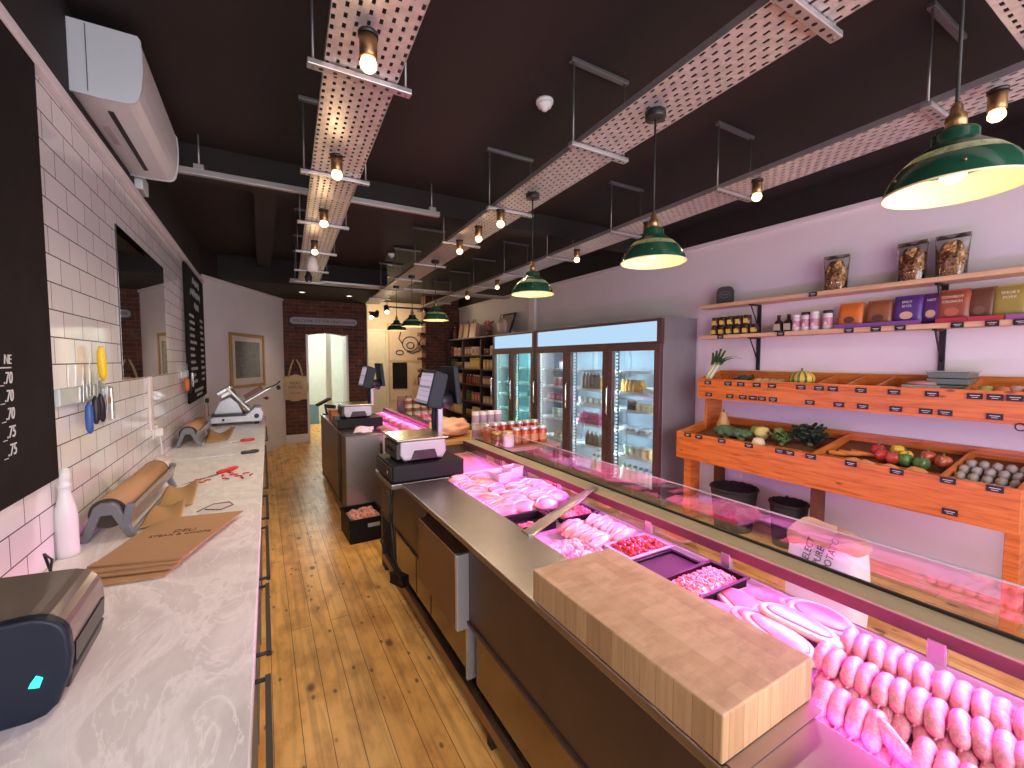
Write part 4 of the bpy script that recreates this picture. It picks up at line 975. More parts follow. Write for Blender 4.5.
# ================================================================ SCALES, SECOND COUNTER, CUSTOMER SIDE TABLES
scr = M('scale_housing', (.012, .015, .026), .45, Specular_IOR_Level=.25); silver = M('scale_silver', (.40, .39, .43), .35, .4)
@custom
def scale_screen(s):
    v = s.coord(); b = s.n('ShaderNodeTexBrick', offset=0)
    s.set(b, Vector=s.coord(rot=(R(90), 0, R(90))), Color1=(.25, .22, .30), Color2=(.33, .27, .36), Mortar=(.12, .11, .15), Scale=1., Mortar_Size=.002, Brick_Width=.036, Row_Height=.026)
    s.bsdf(b.outputs['Color'], .3); s.link(b.outputs['Color'], s.b.inputs['Emission Color']); s.b.inputs['Emission Strength'].default_value = .55
def till(x, y, z, lab1, lab2, lab_stand=None):
    """cash drawer with a shop scale standing on it; x, y = near aisle corner of the drawer"""
    t = thing('cash_drawer', lab1, 'cash drawer', (x + .22, y + .21, z), 0, 'cash drawers')
    part('casing', MB().box(x, x + .47, y, y + .42, z + .004, z + .105), blackp, t, True, bev=.005)
    part('drawer_front', MB().box(x - .008, x, y + .01, y + .41, z + .012, z + .095), M('black_front', (.018, .016, .017), .35), t, True, bev=.003)
    part('lock', MB().cyl((x - .013, y + .09, z + .055), (x - .006, y + .09, z + .055), .010, None, 12), steel, t, True)
    part('foot', MB().box(x + .03, x + .44, y + .03, y + .39, z, z + .006), M('plinth_black'), t, True)
    z += .105
    t = thing('shop_scale', lab2, 'scale', (x + .2, y + .22, z), 0, 'shop scales')
    A = [(x + .085, z + .012), (x + .345, z + .012), (x + .37, z + .05), (x + .365, z + .135), (x + .065, z + .135), (x + .062, z + .05)]
    part('body', MB().prism(A, 'y', y + .06, y + .40), silver, t, True, bev=.01, seg=3)
    part('display_recess', MB().prism([(x + .13, z + .014), (x + .31, z + .014), (x + .29, z + .075), (x + .155, z + .075)], 'y', y + .052, y + .066), M('recess_dark', (.03, .02, .035), .25), t, True, bev=.004)
    part('printer_side', MB().box(x + .045, x + .075, y + .08, y + .38, z + .02, z + .12), M('scale_brown', (.05, .035, .03), .4), t, True, bev=.006)
    for k in range(3): part('button', MB().box(x + .038, x + .046, y + .12 + .07 * k, y + .17 + .07 * k, z + .06, z + .085), blackp, t, True, bev=.003)
    for fx in (.10, .33):
        for fy in (.08, .36): part('foot', MB().cyl((x + fx, y + fy, z), (x + fx, y + fy, z + .014), .018, None, 10), blackp, t, True)
    part('weigh_plate', MB().box(x + .04, x + .385, y + .05, y + .42, z + .138, z + .152), M('plate_steel', (.62, .54, .40), .25, .9), t, True, bev=.005)
    px, py = x + .395, y + .36
    part('pole', MB().tube([(px, py, z + .1), (px - .005, py, z + .25), (px + .02, py, z + .42)], .016, 10), scr, t, True)
    part('pole_cover', MB().box(px + .012, px + .05, py - .05, py + .05, z + .13, z + .33), M('pole_lilac', (.42, .36, .46), .3, .3), t, True, bev=.006)
    sx_, sz = px - .02, z + .455
    h = MB().hexa([(sx_ - .075, py - .13, sz - .125), (sx_ + .03, py - .13, sz - .15), (sx_ + .03, py + .15, sz - .15), (sx_ - .075, py + .15, sz - .125),
                   (sx_ - .01, py - .13, sz + .125), (sx_ + .085, py - .13, sz + .09), (sx_ + .085, py + .15, sz + .09), (sx_ - .01, py + .15, sz + .125)])
    s1 = part('screen_housing', h, scr, t, True, bev=.008)
    part('touch_screen', MB().hexa([(sx_ - .0735, py - .11, sz - .105), (sx_ - .07, py - .11, sz - .105), (sx_ - .07, py + .13, sz - .105), (sx_ - .0735, py + .13, sz - .105),
                                   (sx_ - .0195, py - .11, sz + .105), (sx_ - .016, py - .11, sz + .105), (sx_ - .016, py + .13, sz + .105), (sx_ - .0195, py + .13, sz + .105)]), scale_screen(), s1, True)
    part('customer_screen', MB().hexa([(sx_ + .15, py - .12, sz - .12), (sx_ + .19, py - .12, sz - .12), (sx_ + .19, py + .14, sz - .12), (sx_ + .15, py + .14, sz - .12), (sx_ + .12, py - .12, sz + .15), (sx_ + .16, py - .12, sz + .15), (sx_ + .16, py + .14, sz + .15), (sx_ + .12, py + .14, sz + .15)]), M('screen_navy', (.008, .012, .02), .45, Specular_IOR_Level=.25), t, True, bev=.006)
    part('screen_hinge', MB().tube([(px - .02, py - .06, z + .36), (px + .10, py - .06, z + .36)], .055, 16).tube([(px + .09, py, z + .30), (px + .15, py, z + .42)], .035, 10), M('hinge_black', (.015, .016, .022), .4), t, True)
till(.672, 2.615, .903, 'black cash drawer on the long meat counter, under a shop scale', 'silver shop scale with tilted touch screen on the long meat counter')
mb = MB()
for ph, a in ((0, .0), (1.4, .03), (2.6, -.02)):
    mb.tube([(.665 + a, 2.66 + a, .86), (.655, 2.62 + a, .70), (.66 + a, 2.56 + .1 * ph, .48), (.70, 2.52 + .06 * ph, .30), (.72, 2.66, .26 - a), (.70, 2.80 - a, .40), (.69, 2.72, .62), (.69, 2.68, .855)], .005, 6)
t = thing('power_cable', 'tangle of black cables hanging from the cash drawer shelf', 'cable', (.67, 2.62, .3))
part('cord', mb, hb, t, True); part('plug_block', MB().obox((.72, 2.68, .27), (.06, .12, .07), (0, 0, .4)), blackp, t, True, bev=.006)
# crate on the floor
t = thing('meat_crate', 'black plastic crate of raw chopped meat standing on the floor', 'crate', (.80, 4.225, 0), R(2))
a, b, h, w_ = .165, .21, .22, .012
for nm, mbx in (('base', MB().box(-a, a, -b, b, 0, .012)), ('side', MB().box(-a, -a + w_, -b, b, .012, h)), ('side', MB().box(a - w_, a, -b, b, .012, h)), ('end', MB().box(-a + w_, a - w_, -b, -b + w_, .012, h)), ('end', MB().box(-a + w_, a - w_, b - w_, b, .012, h))):
    part(nm, mbx, blackp, t, bev=.004)
part('rim', MB().box(-a - .008, a + .008, -b - .008, -b, h - .02, h).box(-a - .008, a + .008, b, b + .008, h - .02, h).box(-a - .008, -a, -b, b, h - .02, h).box(a, a + .008, -b, b, h - .02, h), blackp, t)
part('label', MB().box(-.01, .10, -b - .0085, -b - .007, h - .085, h - .05), M('grey_label', (.4, .4, .42), .6), t)
o = pile('chopped_meat', .668, .932, 4.055, 4.395, .155, meat('crate_meat', (.62, .22, .18), (.80, .50, .42), .52, 16, .4), 'raw pink and pale chopped meat filling the black floor crate', 'meat', 130, .026, .055, 'dice', 9)
# ---------------------------------------------------------------- second counter
t = thing('display_counter', 'second stainless serve-over counter beyond the floor crate, nearer the brick wall', 'display counter', (1.15, 6, 0))
C0, C1 = 4.47, 6.6
part('end_panel', MB().box(.69, 1.02, 4.45, 4.49, .10, .885), M('end_steel', (.50, .46, .44), .3, .9), t, True, bev=.004)
part('worktop', MB().box(.69, 1.03, 4.45, C1, .885, .905), bs, t, True, bev=.003)
part('front_panel', MB().box(.70, .74, 5.06, C1, .12, .875), M('counter_bronze', (.20, .13, .09), .35, .75), t, True, bev=.003)
part('front_panel', MB().box(.70, .74, 4.49, 4.80, .12, .875), M('counter_bronze'), t, True, bev=.003)
part('gap_panel', MB().box(.73, .76, 4.80, 5.06, .1, .875), M('plinth_black'), t, True)
part('body', MB().box(.76, 1.60, 4.5, C1, .10, .80), ds, t, True)
part('kick_rail', MB().box(.70, .73, 4.5, C1, .05, .10), M('kick_steel'), t, True)
part('plinth', MB().box(.85, 1.58, 4.5, C1, 0, .10), M('plinth_black'), t, True)
part('deck', MB().box(1.03, 1.56, 4.5, C1, .80, .83), wht_deck, t, True)
part('rail', MB().box(1.57, 1.68, 4.47, C1, .905, .935), M('rail_bronze'), t, True, bev=.004)
part('upstand', MB().box(1.56, 1.575, 4.47, C1, .80, .905), lilac, t, True)
part('upper_glass', MB().box(1.655, 1.661, 4.5, 5.2, .935, 1.05), cglass, t, True)
part('end_post', MB().box(1.05, 1.075, 4.45, 4.475, .60, .93), M('post_white', (.75, .70, .72), .3, .3), t, True)
part('light_strip', MB().box(1.552, 1.56, 4.6, C1 - .1, .885, .895), EM('pink_led', (1, .25, .85), .3), t, True)
light('AREA', 'counter_led', (1.55, 5.55, .89), 2, PINK, .03, (0, R(55), 0), sy=2.0)
light('AREA', 'counter_fill_top', (1.64, 5.55, 1.05), 8, PINK, .03, (0, R(55), 0), sy=2.0, spread=R(80))  # added pink fill over the second deck, no lamp at its glass top
q = random.Random(5); i = 0
for k in range(6):
    for r_ in range(2):
        i += 1
        y = 4.75 + .27 * k + q.uniform(-.02, .02)
        single('meat_joint', MB().blob((0, 0, 0), (.085, .115, .045), .16, 1.7, i + 40, 3), jm, '%s raw joint from the scale on the second counter, %s' % (ORD[k + 1], 'worktop line' if r_ == 0 else 'glass line'), 'meat joint', 'joints on the second counter', (1.18 + .24 * r_ + q.uniform(-.015, .015), y, .83 + .052), (0, 0, q.uniform(-.5, .5)))
till(.70, 4.95, .908, 'black cash drawer on the second counter, partly under its scale', 'silver shop scale with raised screen on the second counter')
single('receipt', MB().grid(lambda u, v: Vector((.79 + .19 * u + .06 * v, 4.62 + .2 * v, .907 + .035 * v + .008 * math.sin(6 * u))), 8, 8), M('paper_white', (.78, .73, .70), .8), 'white sheet of paper propped on the near end of the second counter', 'paper', solid=.0015)
t = thing('cardboard_box', 'small orange box on the second counter behind its scale', 'box', (.80, 5.85, .907), R(4))
part('box_body', MB().box(-.075, .075, -.1, .1, 0, .115), M('orange_card', (.72, .25, .05), .6), t, bev=.003); part('lid_flap', MB().box(-.077, .077, -.102, .102, .108, .118), M('orange_card_dark', (.55, .18, .04), .6), t)
t = thing('card_reader', 'black card reader on a tilted stand at the second counter end', 'card reader', (.76, 6.45, .907))
part('stand', MB().cyl((0, 0, 0), (0, 0, .012), .06, None, 16).cyl((0, 0, .01), (-.02, 0, .14), .014, None, 10), hb, t)
part('reader', MB().obox((-.04, -.02, .175), (.20, .085, .03), (0, R(-24), R(20))), blackp, t, bev=.006)
part('scanner_head', MB().obox((.06, .04, .10), (.12, .07, .05), (0, R(8), R(10))), blackp, t, bev=.01)
# stacked tins on a table by the second counter
t = thing('display_table', 'low cream display table holding the stacked tins beyond the counter', 'table', (2.0, 6.15, 0))
tcm = M('table_cream', (.62, .52, .42), .5)
part('table_top', MB().box(1.72, 2.42, 5.88, 6.42, .76, .79), tcm, t, True, bev=.004)
for x in (1.76, 2.38):
    for y in (5.92, 6.38): part('leg', MB().box(x - .025, x + .025, y - .025, y + .025, 0, .76), tcm, t, True)
def tin(lab, grp, loc, r, h, body, lid, band=None, name='tin', cat='tin'):
    t = thing(name, lab, cat, loc, 0, grp)
    part('body', MB().lathe((0, 0, 0), [(r * .96, 0), (r, .004), (r, h * .93), (r * .96, h * .96)], 18), body, t)
    part('lid', MB().lathe((0, 0, 0), [(r * .98, h * .95), (r * .98, h), (r * .88, h)], 18), lid, t)
    if band: part('label', MB().lathe((0, 0, 0), [(r * 1.012, h * .25), (r * 1.012, h * .75)], 18, close=False), band, t)
    return t
first = None
for row in range(3):
    for k in range(4):
        lab = '%s tin from the brick wall side in the %s layer of the tin stack' % (ORD[k + 1], ['bottom', 'middle', 'top'][row])
        loc = (1.80 + .115 * k, 6.08, .79 + .106 * row)
        if first is None: first = tin(lab, 'stacked cream tins', loc, .052, .104, M('tin_cream', (.72, .60, .44), .4), M('tin_lid', (.74, .66, .55), .3, .5), M('tin_band', (.30, .12, .07), .5))
        else: dup(first, loc, .7 * k, lab)
for k, (x, lab) in enumerate(((1.76, 'purple-labelled tall pack standing beside the tin stack'), (1.88, 'second tall pack with brown top behind the tin stack'))):
    t = thing('tall_pack', lab, 'pack', (x, 6.32, .79), 0, 'tall packs behind the tins')
    part('pack_body', MB().box(-.05, .05, -.045, .045, 0, .26), M('pack_mauve', (.30, .20, .27), .5), t, bev=.008); part('pack_cap', MB().box(-.045, .045, -.04, .04, .26, .34), M('pack_olive', (.26, .21, .14), .5), t, bev=.008)
# wooden counter with the orange bag
t = thing('wooden_counter', 'wooden-topped counter between the two meat counters', 'counter', (1.45, 3.95, 0))
wd = M('counter_oak', (.52, .28, .10), .45, 0, .2, 6)
part('counter_top', MB().box(1.10, 1.95, 3.77, 4.38, .86, .90), wd, t, True, bev=.005)
part('counter_body', MB().box(1.16, 1.90, 3.80, 4.34, 0, .86), M('counter_brown', (.14, .08, .05), .5), t, True)
single('carrier_bag', MB().blob((0, 0, .085), (.25, .17, .09), .2, 2.2, 12, 4, flat=-.92), M('salmon_bag', (.80, .40, .24), .55), 'crumpled pale orange carrier bag lying on the wooden counter', 'bag', None, (1.60, 4.02, .905), (0, 0, .5))
sheet('paper_sheet', [(1.14, 3.79), (1.34, 3.79), (1.36, 3.95), (1.16, 4.0)], .903, kraft('kraft_orange', (.60, .33, .12)), 'orange-brown paper sheet on the wooden counter beside the bag', 'paper', .02)
# jars on the customer side table
t = thing('display_table', 'narrow dark display table of jars just outside the counter glass', 'table', (1.95, 3.4, 0))
part('table_top', MB().box(1.675, 2.34, 3.16, 3.74, .875, .905), M('jar_table', (.30, .17, .13), .35), t, True, bev=.004)
for x in (1.70, 2.31):
    for y in (3.2, 3.72): part('leg', MB().box(x - .02, x + .02, y - .02, y + .02, 0, .875), M('leg_dark', (.05, .035, .03), .5), t, True)
def jar(lab, grp, loc, r, h, fill, lidm, lbl=None, nm='jar'):
    t = thing(nm, lab, 'jar', loc, 0, grp)
    part('glass_body', MB().lathe((0, 0, 0), [(r * .9, 0), (r, .006), (r, h * .72), (r * .78, h * .84), (r * .78, h * .86)], 18), fill, t)
    part('lid', MB().lathe((0, 0, 0), [(r * .85, h * .85), (r * .88, h * .87), (r * .88, h * .98), (r * .8, h)], 18), lidm, t)
    if lbl: part('label', MB().lathe((0, 0, 0), [(r * 1.015, h * .18), (r * 1.015, h * .58)], 18, close=False), lbl, t)
    return t
redj = M('red_sauce', (.42, .035, .02), .12); amber = M('amber_honey', (.50, .17, .015), .1); dkj = M('dark_chutney', (.14, .02, .015), .12); silvl = M('silver_lid', (.66, .60, .58), .3, .6); goldl = M('gold_lid', (.60, .42, .16), .3, .6)
crl = M('cream_label', (.62, .50, .36), .6)
first = None
for k in range(7):
    lab = '%s tall jar of red sauce from the scale, back row of the jar table' % ORD[k + 1]
    loc = (1.735 + .085 * k, 3.46, .906)
    if first is None: first = jar(lab, 'red sauce jars in the back row', loc, .041, .185, redj, silvl)
    else: dup(first, loc, 0, lab)
jar('squat jar of dark chutney in the front row beside the red jar', 'front jars', (1.735, 3.27, .906), .046, .135, dkj, goldl)
jar('squat jar with a large cream label in the front row of the jar table', 'front jars', (1.845, 3.26, .906), .050, .135, crl, goldl, M('pale_label', (.66, .55, .42), .6))
first = None
for k in range(4):
    lab = '%s amber jar from the cream-labelled jar in the front row' % ORD[k + 1]
    loc = (1.95 + .092 * k, 3.30, .906)
    if first is None: first = jar(lab, 'amber jars in the front row', loc, .043, .15, M('amber_red', (.36, .07, .02), .1), silvl, M('amber_label', (.45, .20, .06), .5))
    else: dup(first, loc, 0, lab)
first = None
for row in range(2):
    for k in range(4):
        lab = '%s white drinks can from the scale in the %s layer of the wrapped multipack' % (ORD[k + 1], 'lower' if row == 0 else 'upper')
        loc = (1.72 + .078 * k, 3.66, .906 + .136 * row)
        if first is None: first = tin(lab, 'white multipack cans', loc, .037, .134, M('can_white', (.66, .58, .60), .35), M('can_top', (.74, .64, .56), .3, .4), M('can_mauve', (.40, .26, .34), .5), 'drinks_can', 'can')
        else: dup(first, loc, .5 * k, lab)
# sack, baskets beneath the produce stand
t = thing('potato_sack', 'open white paper potato sack with rolled brown top on the floor below the produce stand', 'sack', (3.02, 1.30, 0), 0)
def sk_(u, v, ro=1.):
    a = 2 * PI * u; w_ = .185 * ro; d_ = .12 * ro
    e = .5
    cx = math.copysign(abs(math.cos(a)) ** e, math.cos(a)); cy = math.copysign(abs(math.sin(a)) ** e, math.sin(a))
    bul = 1 + .10 * math.sin(PI * v) + .03 * noise.noise(Vector((cx * 2, cy * 2, v * 4)))
    return Vector((cx * d_ * bul, cy * w_ * bul, v * .54 + .02 * math.sin(a * 2) * v))
sackw = M('sack_paper', (.74, .69, .70), .75, 0, .06, 5, .25)
part('sack_body', MB().grid(lambda u, v: sk_(u, v), 41, 14), sackw, t, solid=.003)
part('sack_base', MB().prism([(sk_(u / 40, .0).x, sk_(u / 40, 0).y) for u in range(40)], 'z', 0, .006), sackw, t)
def roll_(u, v):
    b = sk_(u, 1.0); a = 2 * PI * v
    o_ = Vector((b.x, b.y, 0)).normalized()
    return b + o_ * (.008 + .014 * math.cos(a)) + Vector((0, 0, .012 + (.034 + .012 * math.sin(u * 21)) * math.sin(a)))
part('rolled_top', MB().grid(roll_, 61, 12), kraft('sack_kraft', (.46, .26, .15)), t)
def lip_(u, v):
    b = sk_(u, 1.0); return Vector((b.x * (1 - .35 * v), b.y * (1 - .2 * v), b.z + .06 - .16 * v))
part('sack_lining', MB().grid(lip_, 41, 6), kraft('sack_kraft'), t, solid=.002)
part('potatoes_inside', MB().blob((0, 0, .34), (.10, .17, .05), .15, 4, 3, 3), M('potato_skin', (.34, .22, .11), .8), t, kind='stuff')
tm_ = Matrix(((0, 0, -1), (-.23, .973, 0), (.973, .23, 0))).to_euler()
for s_, y_ in (('SELECT', .065), ('PURE', .0), ('POTATO', -.055)):
    o = text(s_, 'lettering', M('sack_ink', (.06, .035, .06), .8), None, (0, 0, 0), (0, 0, 0), .054, 'LEFT', .002); o.parent = t; o.location = (-.139, y_, .405 if s_ != 'PURE' else .415); o.rotation_euler = tm_
for x, y, r_, h, lab in ((4.0, 2.55, .21, .40, 'round black basket on the floor under the produce stand'), (4.05, 2.06, .15, .38, 'smaller black basket with jagged rim on the floor by the stand post')):
    t = thing('floor_basket', lab, 'basket', (x, y, 0), 0, 'black baskets under the produce stand')
    part('basket_body', MB().lathe((0, 0, 0), [(r_ * .8, 0), (r_ * .9, h * .5), (r_, h), (r_ * .95, h), (r_ * .85, h * .5), (r_ * .75, .01), (0, .01)], 28), M('basket_black', (.018, .012, .014), .6, 0, .3, 30, .5), t)
    part('rim', MB().tube([(r_ * math.cos(2 * PI * k / 32), r_ * math.sin(2 * PI * k / 32), h + .006 * (k % 2)) for k in range(33)], .012, 6, False), M('basket_black'), t)
    part('handle', MB().tube([(0, r_ * .2, h + .02), (0, r_ * .1, h + .06), (0, 0, h + .04)], .009, 6), M('basket_black'), t)
single('wall_outlet', MB().box(4.385, 4.40, 2.72, 2.87, .40, .49), wp, 'white double socket low on the wall under the produce stand', 'socket', bev=.003)
# ================================================================ FRIDGES
fdark = M('fridge_frame', (.115, .062, .060), .35, .35); fside = M('fridge_side', (.25, .23, .25), .45, .3); fin = M('fridge_liner', (.34, .42, .48), .4, 0, .04)
fglass = GLASS('fridge_glass', (.96, .985, 1.0), .55); ledw = EM('fridge_led', (.72, .95, 1.0), 1.0); hdr = EM('header_panel', (.50, .72, .95), .5)
chrome = M('chrome', (.7, .68, .66), .15, 1.0)
SH = [.13, .47, .77, 1.04, 1.26, 1.52]
def fridge(y0, y1, n, lab, tealed=False):
    t = thing('glass_door_fridge', lab, 'fridge', (4.1, (y0 + y1) / 2, 0), 0, 'glass door fridges along the wall')
    part('side_panel', MB().box(3.83, 4.38, y0, y0 + .03, .02, 2.115), fside, t, True, bev=.004); part('side_panel', MB().box(3.83, 4.38, y1 - .03, y1, .02, 2.115), fside, t, True, bev=.004)
    part('back_liner', MB().box(4.34, 4.375, y0 + .03, y1 - .03, .08, 1.86), fin, t, True)
    part('floor_liner', MB().box(3.86, 4.34, y0 + .03, y1 - .03, .08, .105), fin, t, True); part('roof_liner', MB().box(3.86, 4.34, y0 + .03, y1 - .03, 1.80, 1.86), fin, t, True)
    part('top_cover', MB().box(3.80, 4.38, y0, y1, 2.115, 2.135), fside, t, True, bev=.003)
    part('header_box', MB().box(3.84, 4.34, y0 + .03, y1 - .03, 1.86, 2.115), fdark, t, True)
    f = part('header_frame', MB().box(3.795, 3.84, y0, y1, 2.09, 2.118).box(3.795, 3.84, y0, y1, 1.835, 1.868).box(3.795, 3.84, y0, y0 + .07, 1.868, 2.09).box(3.795, 3.84, y1 - .05, y1, 1.868, 2.09), fdark, t, True, bev=.003)
    part('lit_panel', MB().box(3.81, 3.838, y0 + .07, y1 - .05, 1.868, 2.09), hdr, f, True)
    part('grille', MB().box(3.80, 3.84, y0, y1, .02, .09), fdark, t, True)
    w_ = (y1 - y0) / n
    for k in range(n):
        a, b = y0 + w_ * k + .004, y0 + w_ * (k + 1) - .004
        d = part('door', MB().box(3.78, 3.83, a, b, .10, .18).box(3.78, 3.83, a, b, 1.765, 1.835).box(3.78, 3.83, a, a + .085, .18, 1.765).box(3.78, 3.83, b - .085, b, .18, 1.765), fdark, t, True, bev=.004)
        part('glass', MB().box(3.80, 3.806, a + .085, b - .085, .18, 1.765), fglass, d, True)
        hy = b - .035
        part('handle', MB().tube([(3.775, hy, .95), (3.735, hy, 1.0), (3.735, hy, 1.30), (3.775, hy, 1.35)], .011, 8), chrome, d, True)
        led = MB()
        for q_ in range(34): led.box(3.842, 3.850, b - .118, b - .092, .22 + .0455 * q_, .22 + .0455 * q_ + .026)
        part('light_strip', led, ledw, t, True); part('strip_channel', MB().box(3.850, 3.866, b - .125, b - .085, .18, 1.77), M('channel_dark', (.03, .04, .045), .5), t, True)
        if k == 0:
            led = MB()
            for q_ in range(40): led.box(3.845, 3.858, a + .083, a + .10, .22 + .0385 * q_, .22 + .0385 * q_ + .024)
            part('light_strip', led, ledw, t, True)
        for z in SH[1:]:
            part('wire_shelf', MB().box(3.89, 4.33, a + .03, b - .03, z - .012, z), M('shelf_white', (.66, .72, .76), .4), t, True)
            part('ticket_rail', MB().box(3.882, 3.89, a + .03, b - .03, z - .026, z + .006), M('ticket_white', (.70, .76, .80), .4), t, True)
        light('AREA', 'fridge_light', (3.90, (a + b) / 2, 1.78), 2.0 if not tealed else 1.8, (.72, .93, 1.0) if not tealed else (.45, 1.0, .92), .06, (0, R(-18), 0), sy=.6)
        light('AREA', 'fridge_door_and_fill_light', (3.865, b - .06, .98), 6.5 if not tealed else 6.0, (.72, .93, 1.0) if not tealed else (.40, 1.0, .90), 1.5, (0, R(-90), R(-35)), sy=.04); light('AREA', 'fridge_door_and_fill_light', (3.865, a + .06, .98), 6.5, (.80, .95, 1.0) if not tealed else (.5, 1.0, .92), 1.5, (0, R(-90), R(40)), sy=.04)  # first follows the LED strip; second is extra fill added to brighten the stock
    return t
fridge(3.30, 5.83, 3, 'wide three-door glass fridge with lit header beside the vegetable stand')
fridge(5.86, 7.30, 2, 'two-door glass fridge with teal light next to the grocery shelves', True)
def C_(h): return M('c_%02x%02x%02x' % tuple(int(255 * v) for v in h), h, .4, 0, .05)
def m_bottle(r, h, body, cap, neck=.4):
    return (MB().lathe((0, 0, 0), [(r * .95, 0), (r, .006), (r, h * .62), (r * .9, h * .7), (r * neck, h * .84), (r * neck, h * .9)], 14), C_(body), MB().lathe((0, 0, 0), [(r * neck * 1.12, h * .89), (r * neck * 1.12, h), (0, h)], 14), C_(cap), 'body', 'cap')
def m_tub(r, h, body, cap):
    return (MB().lathe((0, 0, 0), [(r * .85, 0), (r, h * .85)], 16), C_(body), MB().lathe((0, 0, 0), [(r * 1.04, h * .85), (r * 1.04, h), (r * .9, h)], 16), C_(cap), 'body', 'lid')
def m_box(w_, d_, h, body, cap):
    return (MB().box(-d_ / 2, d_ / 2, -w_ / 2, w_ / 2, 0, h), C_(body), MB().box(-d_ / 2 - .002, -d_ / 2, -w_ * .36, w_ * .36, h * .2, h * .75), C_(cap), 'carton', 'front_label')
def m_tray(w_, d_, h, body, cap):
    return (MB().hexa([(-d_ * .42, -w_ * .42, 0), (d_ * .42, -w_ * .42, 0), (d_ * .42, w_ * .42, 0), (-d_ * .42, w_ * .42, 0), (-d_ / 2, -w_ / 2, h * .7), (d_ / 2, -w_ / 2, h * .7), (d_ / 2, w_ / 2, h * .7), (-d_ / 2, w_ / 2, h * .7)]), C_(body), MB().blob((0, 0, h * .7), (d_ * .45, w_ * .45, h * .35), .12, 2.2, 3, 2, flat=-.3), C_(cap), 'tray', 'contents')
def stock(name, what, mk, y0, y1, n, z, x, where, cat, dz=0., order='from the vegetable stand'):
    """n products in a line along the shelf; the first is built, the others are copies"""
    first = None; grp = what + 's ' + where
    for k in range(n):
        y = y0 + (y1 - y0) * (k + .5) / n
        lab = '%s %s %s' % (ORD[k + 1] if n > 1 else 'only', what, where)
        if first is None:
            t = thing(name, lab, cat, (x, y, z + .002), 0, grp)
            a, am, b, bm_, pa, pb = mk
            part(pa, a, am, t); part(pb, b, bm_, t); first = t
        else: dup(first, (x, y, z + .002), 0, lab)
bays = [(3.41, 4.06), (4.25, 4.90), (5.09, 5.74)]
W1 = ['on the %s shelf, fridge door beside the vegetables', 'on the %s shelf, middle door of wide fridge', 'on the %s shelf, last door of wide fridge']
sn = ['bottom', 'second', 'third', 'fourth', 'fifth', 'top']
XF = 3.96
WH, GN, BL, YE, BR, PK = (.74, .76, .74), (.06, .30, .12), (.04, .10, .42), (.72, .42, .04), (.10, .045, .03), (.62, .05, .30)
a, b = bays[0]; w = W1[0]
stock('milk_bottle', 'white milk bottle with blue cap', m_bottle(.042, .24, WH, BL, .5), a, a + .36, 4, .105, XF, w % sn[0], 'bottle')
stock('milk_bottle', 'white milk bottle with green cap', m_bottle(.042, .24, (.70, .76, .66), GN, .5), a + .36, b, 3, .105, XF, w % sn[0], 'bottle')
stock('dessert_tub', 'peach-coloured tub', m_tub(.045, .13, (.80, .50, .30), (.80, .62, .46)), a, a + .30, 3, .47, XF, w % sn[1], 'tub')
stock('yoghurt_tub', 'pale green tub', m_tub(.043, .12, (.60, .70, .52), (.78, .80, .72)), a + .32, b - .06, 3, .47, XF, w % sn[1], 'tub')
stock('food_pack', 'white wrapped pack', m_tray(.11, .13, .06, WH, (.62, .66, .68)), a, b, 4, .77, XF, w % sn[2], 'pack')
stock('cheese_wedge', 'yellow cheese pack', m_box(.075, .08, .085, (.72, .66, .36), (.80, .76, .56)), a + .02, a + .38, 4, 1.04, XF, w % sn[3], 'cheese')
stock('chutney_pot', 'brown pot', m_tub(.035, .11, BR, (.50, .28, .12)), a + .40, a + .56, 2, 1.04, XF, w % sn[3], 'pot')
stock('food_pack', 'white plastic-wrapped pack', m_tray(.12, .13, .07, (.72, .76, .80), WH), a, a + .26, 2, 1.26, XF, w % sn[4], 'pack')
stock('juice_bottle', 'amber juice bottle', m_bottle(.033, .15, (.62, .33, .03), (.35, .2, .05), .6), a + .27, b, 6, 1.26, XF, w % sn[4], 'bottle')
a, b = bays[1]; w = W1[1]
stock('cream_bottle', 'tall cream bottle', m_bottle(.04, .25, (.72, .70, .56), (.14, .13, .10), .45), a, a + .38, 4, .105, XF, w % sn[0], 'bottle')
stock('sauce_bottle', 'dark sauce bottle', m_bottle(.036, .19, (.05, .04, .035), (.4, .36, .32), .45), a + .16, a + .52, 4, .47, XF, w % sn[1], 'bottle')
stock('food_pack', 'white pack', m_box(.06, .08, .12, WH, (.2, .2, .22)), a, a + .14, 2, .47, XF, w % sn[1], 'pack')
stock('meat_pack', 'magenta packed meat tray', m_tray(.105, .14, .075, PK, (.70, .12, .36)), a, b, 6, .77, XF, w % sn[2], 'pack')
stock('meat_pack', 'magenta upper meat tray', m_tray(.105, .14, .075, (.56, .05, .26), (.66, .10, .34)), a + .05, b - .05, 5, .847, XF, w % sn[2], 'pack')
stock('food_tub', 'white food tub', m_tub(.046, .09, WH, (.66, .70, .72)), a, b, 6, 1.04, XF, w % sn[3], 'tub')
stock('juice_bottle', 'yellow juice bottle', m_bottle(.05, .20, YE, (.78, .72, .6), .4), a, a + .2, 2, 1.26, XF, w % sn[4], 'bottle')
stock('cordial_bottle', 'dark bottle with orange label', m_bottle(.038, .235, BR, (.35, .32, .3), .42), a + .22, a + .6, 5, 1.26, XF, w % sn[4], 'bottle')
a, b = bays[2]; w = W1[2]
stock('meat_pack', 'dark flat meat tray', m_tray(.13, .14, .06, (.20, .12, .13), (.40, .16, .16)), a, b, 3, .105, XF, w % sn[0], 'pack')
stock('cheese_wedge', 'brown and white wedge', m_box(.09, .1, .08, (.34, .24, .16), (.62, .56, .46)), a, a + .4, 3, .47, XF, w % sn[1], 'cheese')
